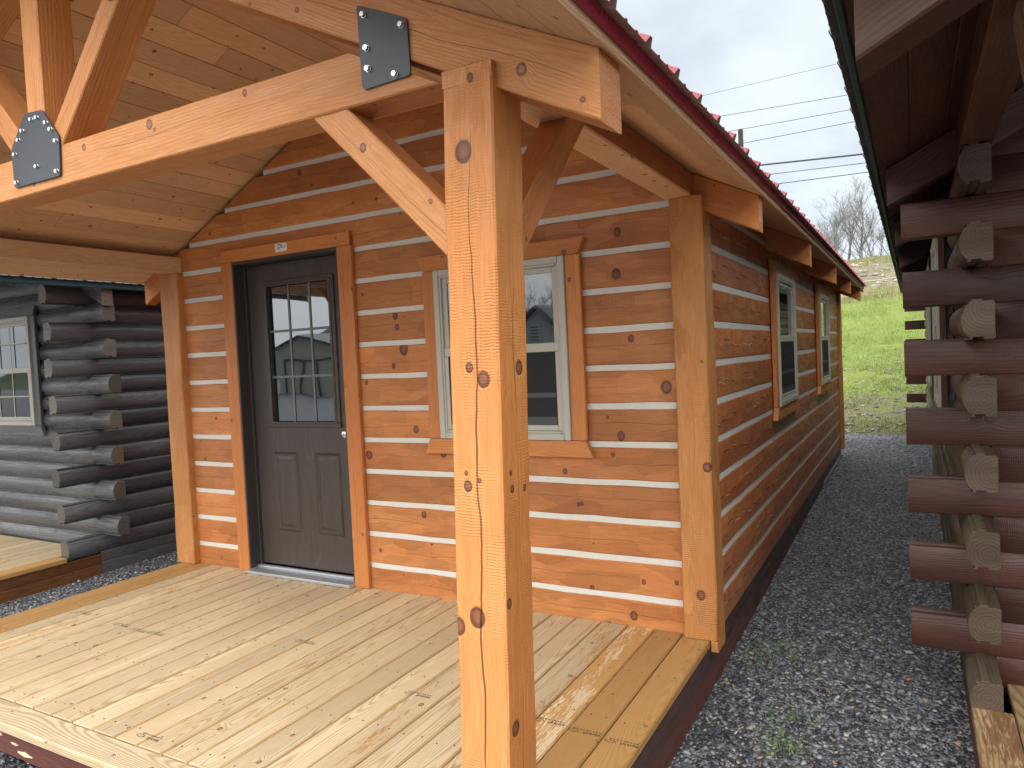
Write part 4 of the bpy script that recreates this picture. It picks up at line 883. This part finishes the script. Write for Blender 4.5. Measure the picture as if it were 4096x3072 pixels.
# ------------------------------------------------------------------ power lines, pole, fence, trees
wires = [((-7.445, 12.692), (-1.558, 12.821), .008), ((-6.653, 11.644), (-1.246, 11.471), .012), ((-5.968, 10.899), (-1.158, 10.851), .012), ((-5.55, 10.274), (-1.051, 10.34), .013),
         ((-4.839, 9.204), (-.743, 8.968), .036), ((-4.466, 8.743), (-.667, 8.598), .015), ((-4.098, 8.287), (-.592, 8.211), .017)]
wl = ['thin power line, uppermost of the seven in the sky', 'power line second from the top, above the pole tip', 'power line third from the top, level with the pole tip', 'power line fourth from the top, just below the pole tip',
      'thick black cable, heaviest of the overhead lines', 'thin cable just under the thick black one', 'lowest of the seven overhead lines']
def tube(q, pts, rads, n=5):
    rings = []
    for i, p_ in enumerate(pts):
        p_ = Vector(p_); d_ = (Vector(pts[min(i+1, len(pts)-1)])-Vector(pts[max(i-1, 0)])).normalized()
        a = d_.orthogonal().normalized(); b_ = d_.cross(a)
        rings.append([q.bm.verts.new(p_+(a*math.cos(6.2832*j/n)+b_*math.sin(6.2832*j/n))*rads[i]) for j in range(n)])
    for i in range(len(rings)-1):
        for j in range(n): q.face([rings[i][j], rings[i][(j+1) % n], rings[i+1][(j+1) % n], rings[i+1][j]], [(0, 0)]*4, smooth=True)
    q.face(rings[-1], [(0, 0)]*n)
for (a, c_, r_), lb in zip(wires, wl):
    q = B(); sl = (c_[1]-a[1])/(c_[0]-a[0]); pts = []
    for i in range(41):
        x = -34+i*1.7; pts.append((x, 30, a[1]+sl*(x-a[0])+.00035*(x+4)**2))
    tube(q, pts, [r_]*41); tag(q.obj('power_line', 'wire'), lb, 'power line', 'overhead power lines')
def pole(x, y, top, label):
    pl = thing('utility_pole', label, 'utility pole')
    q = B(); tube(q, [(x, y, hill(x, y)-.3), (x, y, top)], [.14, .105], 12); q.obj('pole', 'pole', pl, True)
    q = B(); q.box((x+.1, y-.02, top-.5), (x+.2, y+.02, top-.1), c=.01); q.obj('bracket', 'galv', pl)
pole(-5.62, 30.2, 10.95, 'dark wooden utility pole top poking above the red roof')
fe = thing('wire_fence', 'low galvanised wire fence between the lawn and the stony bank', 'fence')
for dz in (.50, .05):
    q = B(); tube(q, [(x, 24, hill(x, 24)+dz+.02) for x in lin(-9, 5, 20)], [.014]*20); q.obj('rail', 'galv', fe)
for i in range(6):
    x = -8+i*2.4; q = B(); tube(q, [(x, 24.03, hill(x, 24)-.3), (x, 24.03, hill(x, 24)+.58)], [.022]*2, 8); q.obj('fence_post', 'galv', fe)
M['bark'] = plain('bark', (.155, .148, .14), .9, var=.25, sc=8)
def bare_tree(seed, h):
    r_ = random.Random(seed); tr, cr = B(), B()
    def grow(q, p, d_, L, r0, lev):
        n = 4; pts = [p]; rads = [r0]
        for i in range(n):
            d_ = (d_+Vector((r_.gauss(0, .10), r_.gauss(0, .10), .05 if lev else .0))*(1+.4*lev)).normalized(); p = p+d_*L/n; pts.append(p); rads.append(r0*(1-.72*(i+1)/n) if lev else r0*(1-.6*(i+1)/n))
        tube(q, pts, rads, 6 if lev == 0 else (4 if lev < 2 else 3))
        if lev < 4:
            k = (9, 5, 4, 3)[lev]
            for j in range(k):
                t_ = r_.uniform(.28 if lev == 0 else .2, 1.); i = min(n-1, int(t_*n)); bp = pts[i].lerp(pts[i+1], t_*n-i)
                ax = Vector((r_.gauss(0, 1), r_.gauss(0, 1), r_.gauss(0, .3))).normalized()
                nd = (d_*.75+ax*r_.uniform(.5, .85)+Vector((0, 0, .25))).normalized()
                grow(cr, bp, nd, L*r_.uniform(.38, .62), max(.007, rads[i]*.55), lev+1)
    grow(tr, Vector((0, 0, -.3)), Vector((r_.gauss(0, .06), r_.gauss(0, .06), 1)).normalized(), h*.72, h*.016, 0)
    e = bpy.data.objects.new('bare_tree', None); C.objects.link(e)
    tr.obj('trunk', 'bark', e); cr.obj('crown', 'bark', e); return e
protos = [bare_tree(s, 5.8) for s in (1, 2, 3, 4)]; used = [False]*4
TL = [(-5.4, 44, .95, 'leftmost bare tree, half hidden by the red roof edge'), (-4.1, 46, .9, 'slim bare tree just right of the red roof edge'), (-3.2, 43, .86, 'bare tree with a thin leaning trunk left of the tallest one'), (-2.45, 45, 1.08, 'tallest bare tree in the middle of the gap between the roofs'),
      (-1.55, 42, .93, 'bare tree with wide forked crown right of the tallest one'), (-.9, 45, 1.0, 'second bare tree from the dark roof edge'), (-.25, 43, .95, 'bare tree touching the dark roof edge'), (-3.6, 50, .9, 'faint bare tree standing furthest back on the ridge'), (-6.6, 47, .95, 'bare tree behind the red roof'), (-2.0, 56, 1.05, 'faint bare tree seen between the two tallest ones'), (-.9, 58, 1.0, 'faint distant bare tree left of the dark roof edge'), (-4.6, 58, 1.05, 'faint distant bare tree just above the red roof edge'), (.4, 48, 1.0, 'bare tree mostly behind the dark roof')]
for i, (x, y, sc, lb) in enumerate(TL):
    k = i % 4
    if not used[k]: e = protos[k]; used[k] = True
    else:
        e = protos[k].copy(); C.objects.link(e)
        for chd in protos[k].children: c2 = chd.copy(); C.objects.link(c2); c2.parent = e
    e.location = (x, y, hill(x, y)); e.scale = (sc*.84, sc*.84, sc*.8); e.rotation_euler = (0, 0, i*1.9); tag(e, lb, 'tree', 'bare trees on the ridge')

M['ridge'] = plain('wooded_ridge', (.05, .07, .03), .95, var=.5, sc=.8)
grid('distant_wooded_ridge', lin(-150, 60, 90), lin(-95, -55, 14), lambda x, y: -.4+max(0, (-58-y))*.16*(1+.5*mnoise.noise(Vector((x*.05, 1, 2))))+1.3*mnoise.noise(Vector((x*.45, y*.3, 4)))*min(1, max(0, (-60-y)/6)), M['ridge'])
# ------------------------------------------------------------------ what the glass mirrors, behind the photographer
sh = thing('garden_shed', 'beige shed with green roof mirrored in the door glass', 'shed')
q = B(); q.prism([(-31.0, -.3), (-26.6, -.3), (-26.6, 2.45), (-28.8, 3.05), (-31.0, 2.45)], XZ(-26.1), 4); q.obj('wall', 'beige', sh)
q = B()
for s in (1, -1): q.prism([(-28.8, 3.06), (-28.8+s*2.5, 2.38), (-28.8+s*2.5, 2.46), (-28.8, 3.16)], XZ(-25.9), 4.4)
q.obj('roof', 'gmetal', sh)
for i in range(3):
    q = B(); x0 = -30.3+i*1.25; q.box((x0, -26.09, -.28), (x0+.12, -26.02, 1.8), ax=2); q.box((x0, -26.09, 1.75), (x0+1.2, -26.03, 1.85), ax=0); q.obj('trellis_panel', 'gtrim', sh)
gh = thing('white_garage', 'white gabled garage with louvred vent mirrored in the front window', 'garage')
q = B(); q.prism([(-16.6, -.3), (-10.6, -.3), (-10.6, 1.0), (-13.6, 3.3), (-16.6, 1.0)], XZ(-25), 6); q.obj('wall', 'house', gh)
q = B()
for s in (1, -1): q.prism([(-13.6, 3.36), (-13.6+s*3.4, .76), (-13.6+s*3.4, .92), (-13.6, 3.52)], XZ(-24.7), 6.6)
q.obj('roof', plain('grey_shingle', (.10, .11, .13), .8), gh)
q = B(); q.box((-14.0, -24.99, 2.0), (-13.4, -24.94, 2.7), ax=2)
v0 = q.obj('vent', plain('vent_white', (.7, .7, .7), .5), gh)
q = B()
for i in range(5): q.box((-13.94, -24.935, 2.08+i*.12), (-13.46, -24.92, 2.13+i*.12), ax=0)
q.obj('louvre', 'greyink', v0)
protos_m = []
for i, (x, y) in enumerate([(-40, -55), (-33, -60), (-27, -52), (-20, -58), (-46, -50)]):
    e = protos[i % 4].copy(); C.objects.link(e)
    for chd in protos[i % 4].children: c2 = chd.copy(); C.objects.link(c2); c2.parent = e
    e.location = (x, y, -.4); e.scale = (1.5,)*3; tag(e, 'bare tree behind the photographer, %s from the left' % ('second', 'third', 'fourth', 'last', 'first')[i], 'tree', 'bare trees behind the photographer')
